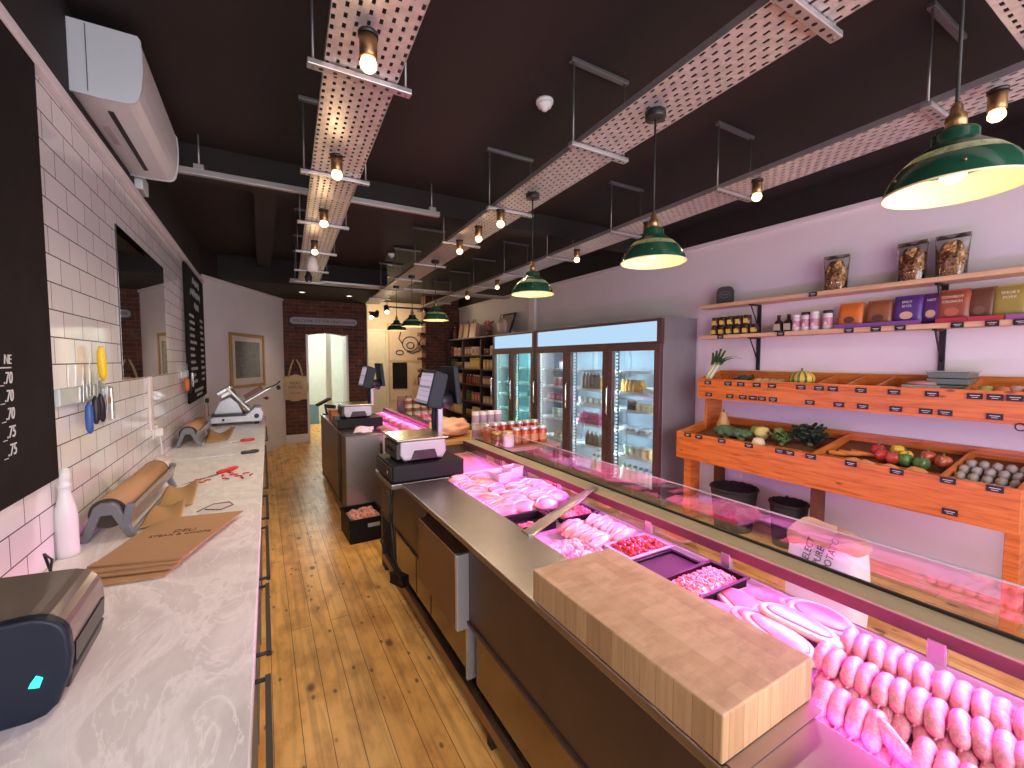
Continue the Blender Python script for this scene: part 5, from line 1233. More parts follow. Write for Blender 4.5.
stock('cream_pot', 'white cream pot', m_tub(.05, .14, WH, (.60, .70, .50)), a, a + .46, 4, .77, XF, w % sn[2], 'pot')
stock('meat_pack', 'dark pink meat pack', m_box(.1, .1, .1, (.45, .07, .17), (.62, .40, .42)), a, b - .08, 5, 1.04, XF, w % sn[3], 'pack')
stock('food_pot', 'pink and white pot', m_tub(.046, .13, (.66, .26, .30), WH), a, a + .44, 4, 1.26, XF, w % sn[4], 'pot')
stock('food_pot', 'red-topped pot', m_tub(.05, .12, (.72, .70, .72), (.55, .06, .16)), a, a + .32, 2, 1.52, XF, w % sn[5], 'pot')
bays2 = [(5.96, 6.49), (6.68, 7.20)]
W2 = ['on the %s shelf of the teal-lit fridge, wide fridge side', 'on the %s shelf of the teal-lit fridge, grocery side']
for j in range(2):
    a, b = bays2[j]; w = W2[j]
    stock('green_bottle', 'green glass bottle', m_bottle(.042, .25, (.10, .42, .16), (.5, .55, .4), .4), a, b - .1, 4, .105, XF, w % sn[0], 'bottle')
    stock('green_bottle', 'pale green bottle', m_bottle(.042, .24, (.16, .50, .24), (.62, .66, .5), .4), a, b - .16, 3, .47, XF, w % sn[1], 'bottle')
    stock('drinks_carton', 'brown drinks carton' if j == 0 else 'orange drinks carton', m_box(.075, .08, .2, (.26, .17, .08) if j == 0 else (.58, .28, .10), (.6, .55, .4)), a, a + .26, 3, .77, XF, w % sn[2], 'carton')
    stock('drinks_can', 'teal drinks can', m_tub(.034, .12, (.10, .42, .42), (.6, .66, .66)), a, a + .36, 4, 1.04, XF, w % sn[3], 'can')
    stock('drinks_bottle', 'olive drinks bottle', m_bottle(.038, .22, (.20, .26, .12), (.6, .6, .5), .4), a, a + .3, 3, 1.26, XF, w % sn[4], 'bottle')
# ================================================================ GROCERY SHELVES
t = thing('grocery_shelving', 'dark open grocery shelving full of packets between fridge and brick pier', 'shelving', (4.2, 8.7, 0))
dkw = M('shelving_brown', (.055, .032, .025), .5)
G = [.06, .40, .74, 1.12, 1.46, 1.76]
for y in (7.33, 8.30, 9.25, 10.18): part('upright', MB().box(4.02, 4.38, y - .018, y + .018, 0, 2.12), dkw, t, True, bev=.003)
part('back_panel', MB().box(4.375, 4.39, 7.35, 10.16, 0, 2.12), dkw, t, True)
for z in G: part('shelf_board', MB().box(4.0, 4.37, 7.35, 10.16, z - .025, z), dkw, t, True)
part('top_board', MB().box(3.96, 4.39, 7.31, 10.20, 2.12, 2.15), dkw, t, True, bev=.003)
gk = [(.06, 'dark bag', 'food_bag', m_box(.16, .14, .24, (.12, .05, .03), (.36, .14, .07)), 'bag'), (.40, 'pale flour bag', 'flour_bag', m_box(.15, .13, .22, (.62, .46, .27), (.70, .58, .42)), 'bag'), (.74, 'reddish packet', 'food_packet', m_box(.12, .1, .2, (.36, .10, .06), (.55, .30, .16)), 'packet'),
      (1.12, 'jar of brown sauce', 'sauce_jar', m_bottle(.05, .20, (.28, .10, .05), (.60, .46, .34), .7), 'jar'), (1.46, 'small dark jar', 'chutney_jar', m_tub(.05, .14, (.20, .09, .05), (.50, .36, .22)), 'jar'), (1.76, 'pale pink box', 'food_box', m_box(.17, .16, .18, (.66, .44, .38), (.45, .20, .18)), 'box')]
alt = [('oil_bottle', 'slim green bottle', m_bottle(.035, .22, (.10, .13, .05), (.3, .2, .1), .4), 'bottle'), ('pasta_pack', 'yellow pasta pack', m_box(.10, .1, .2, (.60, .38, .12), (.7, .6, .4)), 'pack'), ('sauce_bottle', 'dark red bottle', m_bottle(.036, .21, (.28, .04, .03), (.7, .6, .5), .4), 'bottle'), ('spice_jar', 'white-lidded brown jar', m_tub(.042, .13, (.30, .15, .08), (.66, .58, .52)), 'jar'), ('tea_box', 'grey and cream box', m_box(.13, .1, .15, (.40, .34, .32), (.66, .55, .46)), 'box'), ('jam_jar', 'orange jam jar', m_tub(.042, .13, (.50, .18, .05), (.55, .44, .3)), 'jar'), ('cracker_box', 'maroon cracker box', m_box(.14, .1, .19, (.24, .05, .06), (.55, .42, .35)), 'box')]
bn = ['bay beside the fridge', 'middle bay', 'bay beside the brick pier']; lvl = ['floor', 'second', 'third', 'fourth', 'fifth', 'top']
for bi, (a, b) in enumerate(((7.40, 8.24), (8.36, 9.18), (9.32, 10.12))):
    for li, (z, what, nm, mk, cat) in enumerate(gk):
        if li == 4 and bi == 1: nm, what, mk = 'cereal_box', 'mustard yellow box', m_box(.18, .15, .24, (.62, .36, .05), (.75, .55, .2))
        if li == 3 and bi == 2: nm, what, mk = 'biscuit_box', 'tan biscuit box', m_box(.15, .12, .22, (.45, .22, .14), (.62, .42, .30))
        mid = a + (b - a) * (.45 + .1 * ((li + bi) % 2))
        stock(nm, what, mk, a, mid, 2 if li in (0, 5) else 3, z, 4.09, 'on the %s shelf of the %s' % (lvl[li], bn[bi]), cat)
        nm2, what2, mk2, cat2 = alt[(li * 2 + bi * 3) % len(alt)]
        stock(nm2, what2, mk2, mid, b, 3, z, 4.09, 'on the %s shelf of the %s' % (lvl[li], bn[bi]), cat2)
# on top of the shelving and second fridge
for k, (y, c, lab) in enumerate(((9.55, (.58, .30, .20), 'tan gift bag first from the brick pier on top of the grocery shelving'), (9.22, (.52, .30, .19), 'tan gift bag second from the brick pier on top of the grocery shelving'), (8.86, (.66, .38, .28), 'pinkish gift bag third from the brick pier on top of the grocery shelving'))):
    t = thing('gift_bag', lab, 'bag', (4.15, y, 2.15), R(-10 + 9 * k), 'gift bags on the shelving')
    part('bag_body', MB().hexa([(-.08, -.13, 0), (.08, -.13, 0), (.08, .13, 0), (-.08, .13, 0), (-.03, -.125, .33), (.03, -.125, .33), (.03, .125, .33), (-.03, .125, .33)]), C_(c), t, bev=.006)
    part('handle', MB().tube([(-.0, -.06, .32), (0, -.04, .40), (0, .04, .40), (0, .06, .32)], .008, 6), C_((.40, .22, .14)), t)
t = thing('wine_bottle', 'dark red bottle at the pier end on top of the grocery shelving', 'bottle', (4.15, 10.0, 2.15))
a_, am, b_, bm_, pa, pb = m_bottle(.05, .33, (.22, .04, .05), (.5, .2, .2), .35); part(pa, a_, am, t); part(pb, b_, bm_, t)
t = thing('framed_picture', 'dark-edged framed picture leaning on top of the shelving by the fridge', 'picture', (4.2, 7.62, 2.15), R(0))
part('frame', MB().hexa([(-.02, -.27, 0), (.01, -.27, 0), (.01, .22, 0), (-.02, .22, 0), (.13, -.27, .44), (.16, -.27, .44), (.16, .22, .44), (.13, .22, .44)]), M('frame_black', (.02, .016, .014), .4), t, bev=.004)
part('print', MB().hexa([(-.022, -.235, .035), (-.02, -.235, .035), (-.02, .185, .035), (-.022, .185, .035), (.114, -.235, .405), (.117, -.235, .405), (.117, .185, .405), (.114, .185, .405)]), C_((.5, .38, .32)), t)
t = thing('fabric_bag', 'pale folded cloth bag standing in front of the leaning picture', 'bag', (4.0, 7.30, 2.15), R(15))
part('bag_body', MB().blob((0, 0, .15), (.05, .13, .16), .15, 2, 8, 3, flat=-.94), C_((.60, .44, .36)), t); part('handle', MB().tube([(0, -.05, .28), (0, -.03, .37), (0, .04, .37), (0, .06, .28)], .008, 6), C_((.16, .10, .08)), t)
t = thing('dried_flowers', 'pink dried flower bunch in a pot on top of the grocery shelving', 'flowers', (4.12, 8.08, 2.15))
part('pot', MB().lathe((0, 0, 0), [(.05, 0), (.07, .12), (.06, .12), (0, .10)], 14), C_((.20, .09, .07)), t)
fl = MB(); q = random.Random(2)
for k in range(26): fl.blob((q.uniform(-.08, .08), q.uniform(-.11, .11), .16 + q.uniform(0, .16)), (.025, .025, .025), .2, 2, k, 1)
part('blossom', fl, C_((.62, .16, .15)), t); part('stem', MB().tube([(0, 0, .1), (0, .02, .26)], .01, 5).tube([(0, 0, .1), (0, -.06, .24)], .01, 5), C_((.2, .12, .06)), t)
# ================================================================ WALL SHELVES
sp_ = shelf_pine(); bk = M('bracket_black', (.012, .011, .012), .45)
for z, lab in ((2.215, 'upper pine wall shelf holding three clear bags'), (1.885, 'lower pine wall shelf holding jars and snack pouches')):
    t = thing('wall_shelf', lab, 'shelf', (4.3, 1.7, z), 0, 'pine wall shelves')
    part('board', MB().box(4.18, 4.398, .15, 3.13, z, z + .036), sp_, t, True, bev=.003)
    for y in (2.58, 1.20):
        br_ = part('bracket', MB().box(4.385, 4.398, y - .018, y + .018, z - .33, z).box(4.22, 4.39, y - .012, y + .012, z - .014, z).hexa([(4.25, y - .006, z - .02), (4.265, y - .006, z - .02), (4.265, y + .006, z - .02), (4.25, y + .006, z - .02), (4.25, y - .006, z - .014), (4.265, y - .006, z - .014), (4.265, y + .006, z - .014), (4.25, y + .006, z - .014)]), bk, t, True)
        part('strut', MB().tube([(4.24, y, z - .01), (4.388, y, z - .24)], .007, 6), bk, br_, True)
    tags_ = [2.86, 2.25, 1.71, 1.53, 1.38, 1.07, .905, .78] if z < 2 else [1.99]
    for y in tags_:
        g = part('price_tag', MB().box(4.172, 4.181, y - .032, y + .032, z - .004, z + .034), bk, t, True)
        part('tag_writing', MB().box(4.1712, 4.172, y - .022, y + .020, z + .018, z + .022).box(4.1712, 4.172, y - .015, y + .012, z + .008, z + .011), chalk, g, True)
UZ, LZ = 2.252, 1.922
# slate plaque
t = thing('slate_plaque', 'small dark arched plaque with an oval on the upper shelf end', 'plaque', (4.27, 2.88, UZ), R(20))
pl = [(-.085, 0), (.085, 0), (.085, .13), (.07, .165), (.04, .18), (-.04, .18), (-.07, .165), (-.085, .13)]
part('slab', MB().prism([(a, b) for a, b in pl], 'x', -.012, .012), M('slate', (.035, .035, .033), .5), t, bev=.003)
part('oval_mark', MB().tube([(-.0135, .05 * math.cos(k * PI / 10), .095 + .032 * math.sin(k * PI / 10)) for k in range(21)], .0025, 5, False).box(-.0135, -.012, -.03, .03, .092, .098), M('slate_mark', (.20, .19, .17), .6), t)
# clear bags of pork scratchings
@custom
def crunchy(s):
    vo = s.n('ShaderNodeTexVoronoi'); s.set(vo, Vector=s.coord(), Scale=60.)
    c = s.ramp(vo.outputs['Color'], [(.1, (.22, .08, .02)), (.5, (.52, .25, .08)), (.9, (.74, .50, .26))])
    s.bsdf(c, .35, 0, s.bump(vo.outputs['Distance'], .8, .012))
cfilm = GLASS('clear_film', (.97, .97, .97), 2.2, .08)
for k, (y, rz, lab) in enumerate(((1.865, 12, 'clear bag of golden crackling standing alone, first along the upper shelf'), (1.365, -4, 'middle clear bag of golden crackling on the upper shelf'), (1.145, 6, 'clear bag of golden crackling at the window end of the upper shelf'))):
    t = thing('snack_bag', lab, 'bag', (4.285, y, UZ), R(rz), 'clear snack bags on the upper shelf')
    part('contents', MB().grid(lambda u, v, kk=k: Vector(((.050 + .006 * noise.noise(Vector((u * 9, v * 6, kk)))) * math.copysign(abs(math.cos(2 * PI * u)) ** .6, math.cos(2 * PI * u)) * math.sin(PI * min(1, max(0, v * .92 + .04))) ** .35, (.074 + .006 * noise.noise(Vector((v * 9, u * 6, kk)))) * math.copysign(abs(math.sin(2 * PI * u)) ** .6, math.sin(2 * PI * u)) * math.sin(PI * min(1, max(0, v * .92 + .04))) ** .35, .006 + .245 * v)), 49, 25), crunchy(), t)
    def film(u, v, kk=k):
        a = 2 * PI * u; th = .062 * (1 - v ** 3) + .003; w_ = .083 + .012 * v ** 2
        return Vector((math.cos(a) * th * (1 + .05 * math.sin(9 * a)), math.sin(a) * w_, .29 * v + .012 * math.sin(5 * a + kk) * v))
    part('film', MB().grid(film, 49, 14), cfilm, t)
    part('sealed_top', MB().box(-.004, .004, -.09, .09, .27, .30), M('foil_edge', (.34, .28, .26), .25, .6), t)
# honey jars: two layers
hl = M('honey_label', (.74, .56, .10), .5)
first = None
for row in range(2):
    for k in range(6 if row == 0 else 5):
        lab = '%s honey jar from the fridge end in the %s layer on the lower shelf' % (ORD[k + 1], 'bottom' if row == 0 else 'upper')
        loc = (4.26, 2.985 - .088 * k - .01 * row, LZ + .096 * row)
        if first is None:
            t = thing('honey_jar', lab, 'jar', loc, 0, 'stacked honey jars')
            part('glass_body', MB().lathe((0, 0, 0), [(.036, 0), (.039, .006), (.039, .066), (.033, .076)], 16), M('honey_dark', (.10, .03, .012), .12), t)
            part('lid', MB().lathe((0, 0, 0), [(.036, .074), (.037, .078), (.037, .092), (.033, .094)], 16), M('lid_black', (.02, .016, .014), .35), t)
            part('label', MB().box(-.0405, -.030, -.021, .021, .014, .058), hl, t); first = t
        else: dup(first, loc, 0, lab)
for k, (y, lab) in enumerate(((2.315, 'dark sauce bottle with pale label, first beside the shelf bracket'), (2.225, 'dark sauce bottle with pale label, second from the shelf bracket'))):
    t = thing('sauce_bottle', lab, 'bottle', (4.26, y, LZ), 0, 'sauce bottles on the lower shelf')
    part('glass_body', MB().lathe((0, 0, 0), [(.036, 0), (.038, .006), (.038, .09), (.014, .115), (.013, .14)], 16), M('sauce_dark', (.035, .02, .016), .12), t)
    part('cap', MB().lathe((0, 0, 0), [(.016, .138), (.016, .16), (0, .16)], 12), M('lid_black'), t); part('label', MB().box(-.0395, -.03, -.026, .026, .015, .075), C_((.46, .40, .30)), t)
for k, y in enumerate((2.135, 2.06, 1.985, 1.885)):
    t = thing('seasoning_tin', '%s white and pink seasoning tub after the dark bottles on the lower shelf' % ORD[k + 1], 'tub', (4.26, y + .02, LZ), 0, 'seasoning tubs')
    hh = .15 if k == 0 else .165
    part('body', MB().lathe((0, 0, 0), [(.034, 0), (.036, .004), (.036, hh * .84), (.032, hh * .86)], 18), C_((.74, .66, .68)), t)
    part('lid', MB().lathe((0, 0, 0), [(.037, hh * .85), (.037, hh), (.03, hh)], 18), C_((.76, .70, .72)) if k % 2 == 0 else M('lid_black'), t)
    part('label', MB().lathe((0, 0, 0), [(.0366, .035), (.0366, hh * .62)], 18, close=False), C_((.52, .22, .28)), t)
    part('badge', MB().prism([(-.016, .04), (.016, .04), (0, .075)], 'x', -.0385, -.0355), C_((.78, .74, .74)), t)
single('spice_box', MB().box(-.05, .04, -.05, .05, 0, .15), C_((.20, .03, .05)), 'dark maroon box behind the first seasoning tub on the lower shelf', 'box', None, (4.345, 2.16, LZ), bev=.003)
# display trays and pouches
def pouch(y, w_, h, col, lab, lines, mark, rz=0, x=4.275):
    t = thing('snack_pouch', lab, 'pouch', (x, y, LZ + .012), R(rz), 'snack pouches on the lower shelf')
    def fn(u, v, s_):
        e = (1 - (2 * v - 1) ** 4); ww = w_ / 2 * (1 - .06 * (1 - e)); th = .030 * math.sqrt(max(0, (1 - (2 * u - 1) ** 4))) * e
        return Vector((s_ * th + .03 * (v - .3), (2 * u - 1) * ww, h * v))
    part('pouch_body', MB().grid(lambda u, v: fn(u, v, -1), 14, 14).grid(lambda u, v: fn(u, v, 1), 14, 14), M('pouch_%d' % int(y * 100), col, .35), t)
    part('top_seal', MB().box(.018, .023, -w_ / 2 * .94, w_ / 2 * .94, h * .97, h * 1.03), M('pouch_%d' % int(y * 100)), t)
    if mark:
        mk = MB(); zc = h * .30
        mk.add([(-.029 + .03 * (zc / h - .3), w_ * .22 * math.cos(a), zc + h * .14 * math.sin(a)) for a in [2 * PI * j / 16 for j in range(16)]], [tuple(range(16))]); part('emblem', mk, C_(mark), t, solid=.0012)
    for j, s_ in enumerate(lines):
        o = text(s_, 'lettering', C_((.76, .66, .56)), None, (0, 0, 0), (0, 0, 0), h * .115, 'CENTER', .0006); o.parent = t; zz = h * (.78 - .15 * j); o.location = (-.033 + .03 * (zz / h - .3), 0, zz); o.rotation_euler = (R(90), 0, R(-90))
    return t
pouch(1.743, 0.177, .195, (.62, .17, .03), 'orange snack pouch with dark emblem after the seasoning tubs', [], (.12, .05, .04))
pouch(1.548, 0.172, .195, (.27, .10, .045), 'brown snack pouch standing between the orange and purple pouches', [], (.10, .045, .03))
pouch(1.373, 0.177, .21, (.09, .035, .20), 'purple snack pouch with cream emblem beside the brown pouch', ['SPICY', 'BITES'], (.66, .45, .28))
pouch(1.233, 0.132, .21, (.10, .03, .17), 'narrower purple snack pouch overlapping the shelf bracket', ['HOT'], (.66, .45, .28), -8, 4.285)
pouch(1.123, 0.177, .22, (.30, .075, .04), 'rust-red snack pouch with two lines of white lettering', ['COWBOY', 'CRUNCH'], (.50, .14, .08))
pouch(0.983, 0.142, .215, (.17, .075, .045), 'dark brown snack pouch behind the rust-red one', [], (.24, .12, .08), -10, 4.285)
pouch(0.848, 0.172, .215, (.34, .27, .06), 'olive snack pouch toward the shop window end of the shelf', ['SMOKY', 'PORK'], None)
pouch(0.648, 0.182, .215, (.25, .16, .09), 'last tan snack pouch at the shop window end of the shelf', [], (.1, .05, .03))
for y0, y1, c, lab in ((1.27, 1.83, (.20, .07, .27), 'low purple display tray beneath the orange and purple pouches'), (1.03, 1.19, (.42, .03, .06), 'low red display tray beneath the rust-red pouch'), (.86, 1.025, (.46, .04, .07), 'second low red display tray beneath the dark brown pouch'), (.52, .85, (.30, .10, .30), 'low mauve display tray beneath the olive pouch')):
    t = thing('display_tray', lab, 'tray', (4.27, (y0 + y1) / 2, LZ), 0, 'card trays under the pouches')
    cmat = C_(c)
    part('tray_base', MB().box(4.20, 4.35, y0, y1, LZ, LZ + .006), cmat, t, True); part('tray_front', MB().box(4.195, 4.20, y0, y1, LZ, LZ + .032), cmat, t, True)
# ================================================================ PRODUCE STAND
sp2 = stand_pine(); brn = M('post_brown', (.13, .045, .02), .5, 0, .2)
t = thing('produce_stand', 'orange pine two-tier vegetable stand with black price tags against the wall', 'produce stand', (4.1, 1.8, 0))
LY0, LY1, UY0, UY1 = .645, 3.00, .30, 2.985
part('lower_front', MB().box(3.70, 3.722, LY0, LY1, .685, .925), sp2, t, True, bev=.003)
part('lower_back', MB().box(4.36, 4.385, LY0, LY1, .86, 1.045), sp2, t, True, bev=.003)
part('lower_base', MB().hexa([(3.70, LY0, .66), (4.385, LY0, .84), (4.385, LY1, .84), (3.70, LY1, .66), (3.70, LY0, .685), (4.385, LY0, .865), (4.385, LY1, .865), (3.70, LY1, .685)]), sp2, t, True)
def side(y0, y1, x0, zb0, zt0, zb1, zt1): return MB().hexa([(x0, y0, zb0), (4.385, y0, zb1), (4.385, y1, zb1), (x0, y1, zb0), (x0, y0, zt0), (4.385, y0, zt1), (4.385, y1, zt1), (x0, y1, zt0)])
for y in (LY0, LY1 - .022): part('lower_end', side(y, y + .022, 3.722, .685, .925, .865, 1.045), sp2, t, True)
for y in (1.74, .985): part('divider', side(y, y + .018, 3.722, .69, .915, .87, 1.03), sp2, t, True)
part('inner_divider', MB().hexa([(3.90, 1.0, .73), (3.915, 1.0, .73), (3.915, 2.6, .73), (3.90, 2.6, .73), (3.90, 1.0, .90), (3.915, 1.0, .90), (3.915, 2.6, .90), (3.90, 2.6, .90)]), sp2, t, True)
part('compartment_liner', side(LY0 + .03, 2.97, 3.735, .80, .815, .965, .98), M('liner_brown', (.16, .055, .02), .7), t, True)
part('compartment_liner', side(UY0 + .03, 2.955, 4.03, 1.375, 1.385, 1.445, 1.455), M('liner_brown'), t, True)
part('upper_front', MB().box(4.0, 4.02, UY0, UY1, 1.28, 1.465), sp2, t, True, bev=.003)
part('upper_back', MB().box(4.365, 4.385, UY0, UY1, 1.36, 1.545), sp2, t, True, bev=.003)
part('upper_base', MB().hexa([(4.0, UY0, 1.26), (4.385, UY0, 1.34), (4.385, UY1, 1.34), (4.0, UY1, 1.26), (4.0, UY0, 1.28), (4.385, UY0, 1.36), (4.385, UY1, 1.36), (4.0, UY1, 1.28)]), sp2, t, True)
for y in (UY0, UY1 - .02): part('upper_end', side(y, y + .02, 4.02, 1.28, 1.465, 1.36, 1.545), sp2, t, True)
for y in (1.85, 1.64, 1.445, .975): part('divider', side(y, y + .016, 4.02, 1.285, 1.46, 1.365, 1.535), sp2, t, True)
part('upright_board', MB().box(4.12, 4.385, 2.96, 2.984, .86, 1.30), sp2, t, True, bev=.003)
part('upright_board', MB().box(4.20, 4.385, .32, .344, 0, 1.30), sp2, t, True, bev=.003)
part('leg', MB().box(3.80, 3.95, 2.90, 2.98, 0, .70), sp2, t, True, bev=.003)
part('leg', MB().box(3.90, 4.02, 1.76, 1.82, 0, .72), brn, t, True, bev=.003)
part('leg', MB().box(3.80, 3.95, .655, .72, 0, .70), sp2, t, True, bev=.003)
part('rear_leg', MB().box(4.30, 4.38, 2.90, 2.98, 0, .86), brn, t, True); part('rear_leg', MB().box(4.30, 4.38, .655, .72, 0, .86), brn, t, True)
part('metal_loop', MB().tube([(3.995, .72 + .022 * math.cos(k * PI / 8), 1.25 + .022 * math.sin(k * PI / 8)) for k in range(17)], .004, 5, False).box(3.99, 4.0, .60, .70, 1.245, 1.255), bk, t, True)
def tags_at(x, z, ys):
    for y in ys:
        g = part('price_tag', MB().box(x - .008, x - .001, y - .036, y + .036, z - .019, z + .019), bk, t, True)
        part('tag_writing', MB().box(x - .0088, x - .008, y - .024, y + .022, z + .002, z + .006).box(x - .0088, x - .008, y - .016, y + .014, z - .009, z - .006), chalk, g, True)
tags_at(4.0, 1.425, (2.865, 2.64, 2.508, 2.352, 2.214, 1.97, 1.83, 1.73, 1.54, 1.338, 1.131, .923, .834, .75, .66))
tags_at(4.0, 1.302, (2.85, 2.618, 2.484, 2.385, 2.30, 2.20, 1.896, 1.683, 1.524, 1.323, 1.158, 1.06, .83))
tags_at(3.70, .905, (2.862, 2.735, 2.489, 2.23, 1.966, 1.89, 1.732, 1.466, 1.202, .95, .749))
tags_at(3.70, .71, (.933,))
# ---------------------------------------------------------------- produce
def lz(x): return .817 + .254 * (x - 3.735)
def uz(x): return 1.387 + .197 * (x - 4.03)
leekw = M('leek_white', (.62, .62, .42), .4); leekg = M('leek_green', (.05, .12, .04), .4, 0, .3, 20)
for k, (y, bend, lab) in enumerate(((2.91, .02, 'tall leek leaning by the fridge side on the upper tier'), (2.87, -.12, 'second leek with leaves bent over toward the shelves'))):
    t = thing('leek', lab, 'leek', (4.12, y, uz(4.12) + .002), 0, 'leeks on the upper tier')
    ax = [Vector((-.05, .045, .01)), Vector((-.01, .03, .09)), Vector((.03, .005, .17)), Vector((.055, -.015, .215))]
    part('shaft', MB().tube(ax, [.017, .016, .018, .021], 12), leekw, t)
    for j in range(1, 5):
        o_ = Vector((.045, -.01, .20)); sd = (j - 2) * .016
        def fn(u, v, sd=sd, o_=o_, j=j, bend=bend):
            w_ = .034 * (1 - .5 * v); L_ = .19 - .02 * abs(j - 2)
            c_ = o_ + Vector((.05 * v + sd * .3 * v, sd * (1 + 2.2 * v) - .05 * v + bend * v * v, L_ * v - (.10 * v * v if bend < -.05 else .02 * v * v)))
            return c_ + Vector((.5, 1, 0)).normalized() * (2 * u - 1) * w_ + Vector((.006 * math.cos(3 * (2 * u - 1)), 0, 0))
        part('leaf', MB().grid(fn, 5, 9), leekg, t, solid=.003)
def veg(name, mb, mat, lab, cat, x, y, z, grp=None, rot=(0, 0, 0)): return single(name, mb, mat, lab, cat, grp, (x, y, z), rot)
auq = M('aubergine', (.018, .012, .014), .18)
for k, y in enumerate((2.66, 2.58)):
    t = thing('cucumber', '%s dark cucumber beside the leeks on the upper tier' % ORD[k + 1], 'cucumber', (4.17, y, uz(4.17) + .045), 0, 'dark cucumbers')
    part('body', MB().tube([(-.12, 0, -.035), (-.09, 0, -.022), (.03, .005, .01), (.13, 0, .03), (.15, 0, .032)], [.01, .024, .028, .024, .008], 12), M('cucumber_dark', (.03, .05, .02), .3, 0, .3, 14), t); part('stem', MB().cyl((-.125, 0, -.036), (-.14, 0, -.038), .006, None, 6), M('stem_green', (.12, .16, .05), .6), t)
q = random.Random(8)
for k in range(8):
    y = 2.46 - .045 * (k // 2) * 1.6; x = 4.10 + .11 * (k % 2)
    t = thing('oyster_mushroom', '%s of the pale mushrooms piled before the striped squash' % ORD[k + 1], 'mushroom', (x, y, uz(x) + .024), q.random() * 6, 'pale mushrooms on the upper tier')
    part('cap', MB().lathe((0, 0, 0), [(.0, .035), (.02, .034), (.038, .022), (.042, .010), (.03, .006), (0, .006)], 14), M('mushroom_cap', (.58, .46, .34), .6, 0, .2), t); part('stalk', MB().cyl((0, 0, -.02), (0, 0, .01), .012, .014, 10), M('mushroom_stalk', (.70, .64, .56), .6), t)
t = thing('striped_squash', 'yellow and green striped squash on the upper tier', 'squash', (4.14, 2.035, uz(4.14) + .082))
def sq_(u, v):
    a = 2 * PI * u; b = PI * v; r_ = (1 + .06 * math.cos(10 * a)) * math.sin(b)
    return Vector((r_ * .085 * math.cos(a), r_ * .095 * math.sin(a), -.072 * math.cos(b)))
@custom
def squash_skin(s):
    c = s.n('ShaderNodeTexCoord'); sp = s.n('ShaderNodeSeparateXYZ'); s.link(c.outputs['Object'], sp.inputs[0])
    a = s.math('ARCTAN2', sp.outputs['Y'], sp.outputs['X']); w_ = s.math('SINE', s.math('MULTIPLY', a, 10.0))
    s.bsdf(s.ramp(s.math('ADD', s.math('MULTIPLY', w_, .5), .5), [(.3, (.72, .48, .07)), (.62, (.60, .45, .08)), (.75, (.06, .12, .03))]), .35)
part('body', MB().grid(sq_, 81, 24), squash_skin(), t); part('stem', MB().cyl((0, 0, .06), (.01, .005, .095), .012, .008, 8), M('stem_green'), t)
t = thing('plastic_punnet', 'stack of clear lidded plastic boxes on the upper tier', 'box', (4.22, 1.09, uz(4.22) - .012))
pm = M('clear_grey', (.16, .19, .17), .2); 
for k in range(3): part('box', MB().hexa([(-.10, -.10, .03 + .045 * k), (.10, -.10, .03 + .045 * k), (.10, .10, .03 + .045 * k), (-.10, .10, .03 + .045 * k), (-.11, -.11, .07 + .045 * k), (.11, -.11, .07 + .045 * k), (.11, .11, .07 + .045 * k), (-.11, .11, .07 + .045 * k)]), pm, t, bev=.004)
part('lid', MB().box(-.115, .115, -.115, .115, .163, .170), M('clear_lid', (.30, .33, .31), .15), t)
t2 = thing('plastic_punnet', 'shallow clear plastic box with pink contents before the box stack', 'box', (4.12, 1.22, uz(4.12) - .045))
part('box', MB().hexa([(-.06, -.09, .06), (.06, -.09, .06), (.06, .09, .06), (-.06, .09, .06), (-.065, -.10, .12), (.065, -.10, .12), (.065, .10, .12), (-.065, .10, .12)]), M('clear_box', (.34, .34, .33), .2), t2, bev=.004); part('contents', MB().blob((0, 0, .13), (.05, .08, .02), .2, 3, 1, 2), C_((.45, .20, .17)), t2)
for k, (x, y, c, lab, nm) in enumerate(((4.13, .905, (.40, .36, .08), 'yellow-green apple on the upper tier past the box stack', 'apple'), (4.12, .83, (.62, .16, .06), 'orange-red tomato on the upper tier past the apple', 'tomato'), (4.16, .77, (.66, .36, .30), 'pale pink onion on the upper tier toward the window', 'onion'), (4.12, .70, (.60, .14, .07), 'second orange-red tomato on the upper tier toward the window', 'tomato'))):
    t3 = thing(nm, lab, nm, (x, y, uz(x) + .048)); part('body', MB().lathe((0, 0, 0), [(0, -.038), (.02, -.036), (.038, -.015), (.04, .005), (.03, .03), (.012, .034), (0, .028)], 16), C_(c), t3); part('stalk', MB().cyl((0, 0, .026), (.004, 0, .045), .004, None, 6), M('stem_green'), t3)
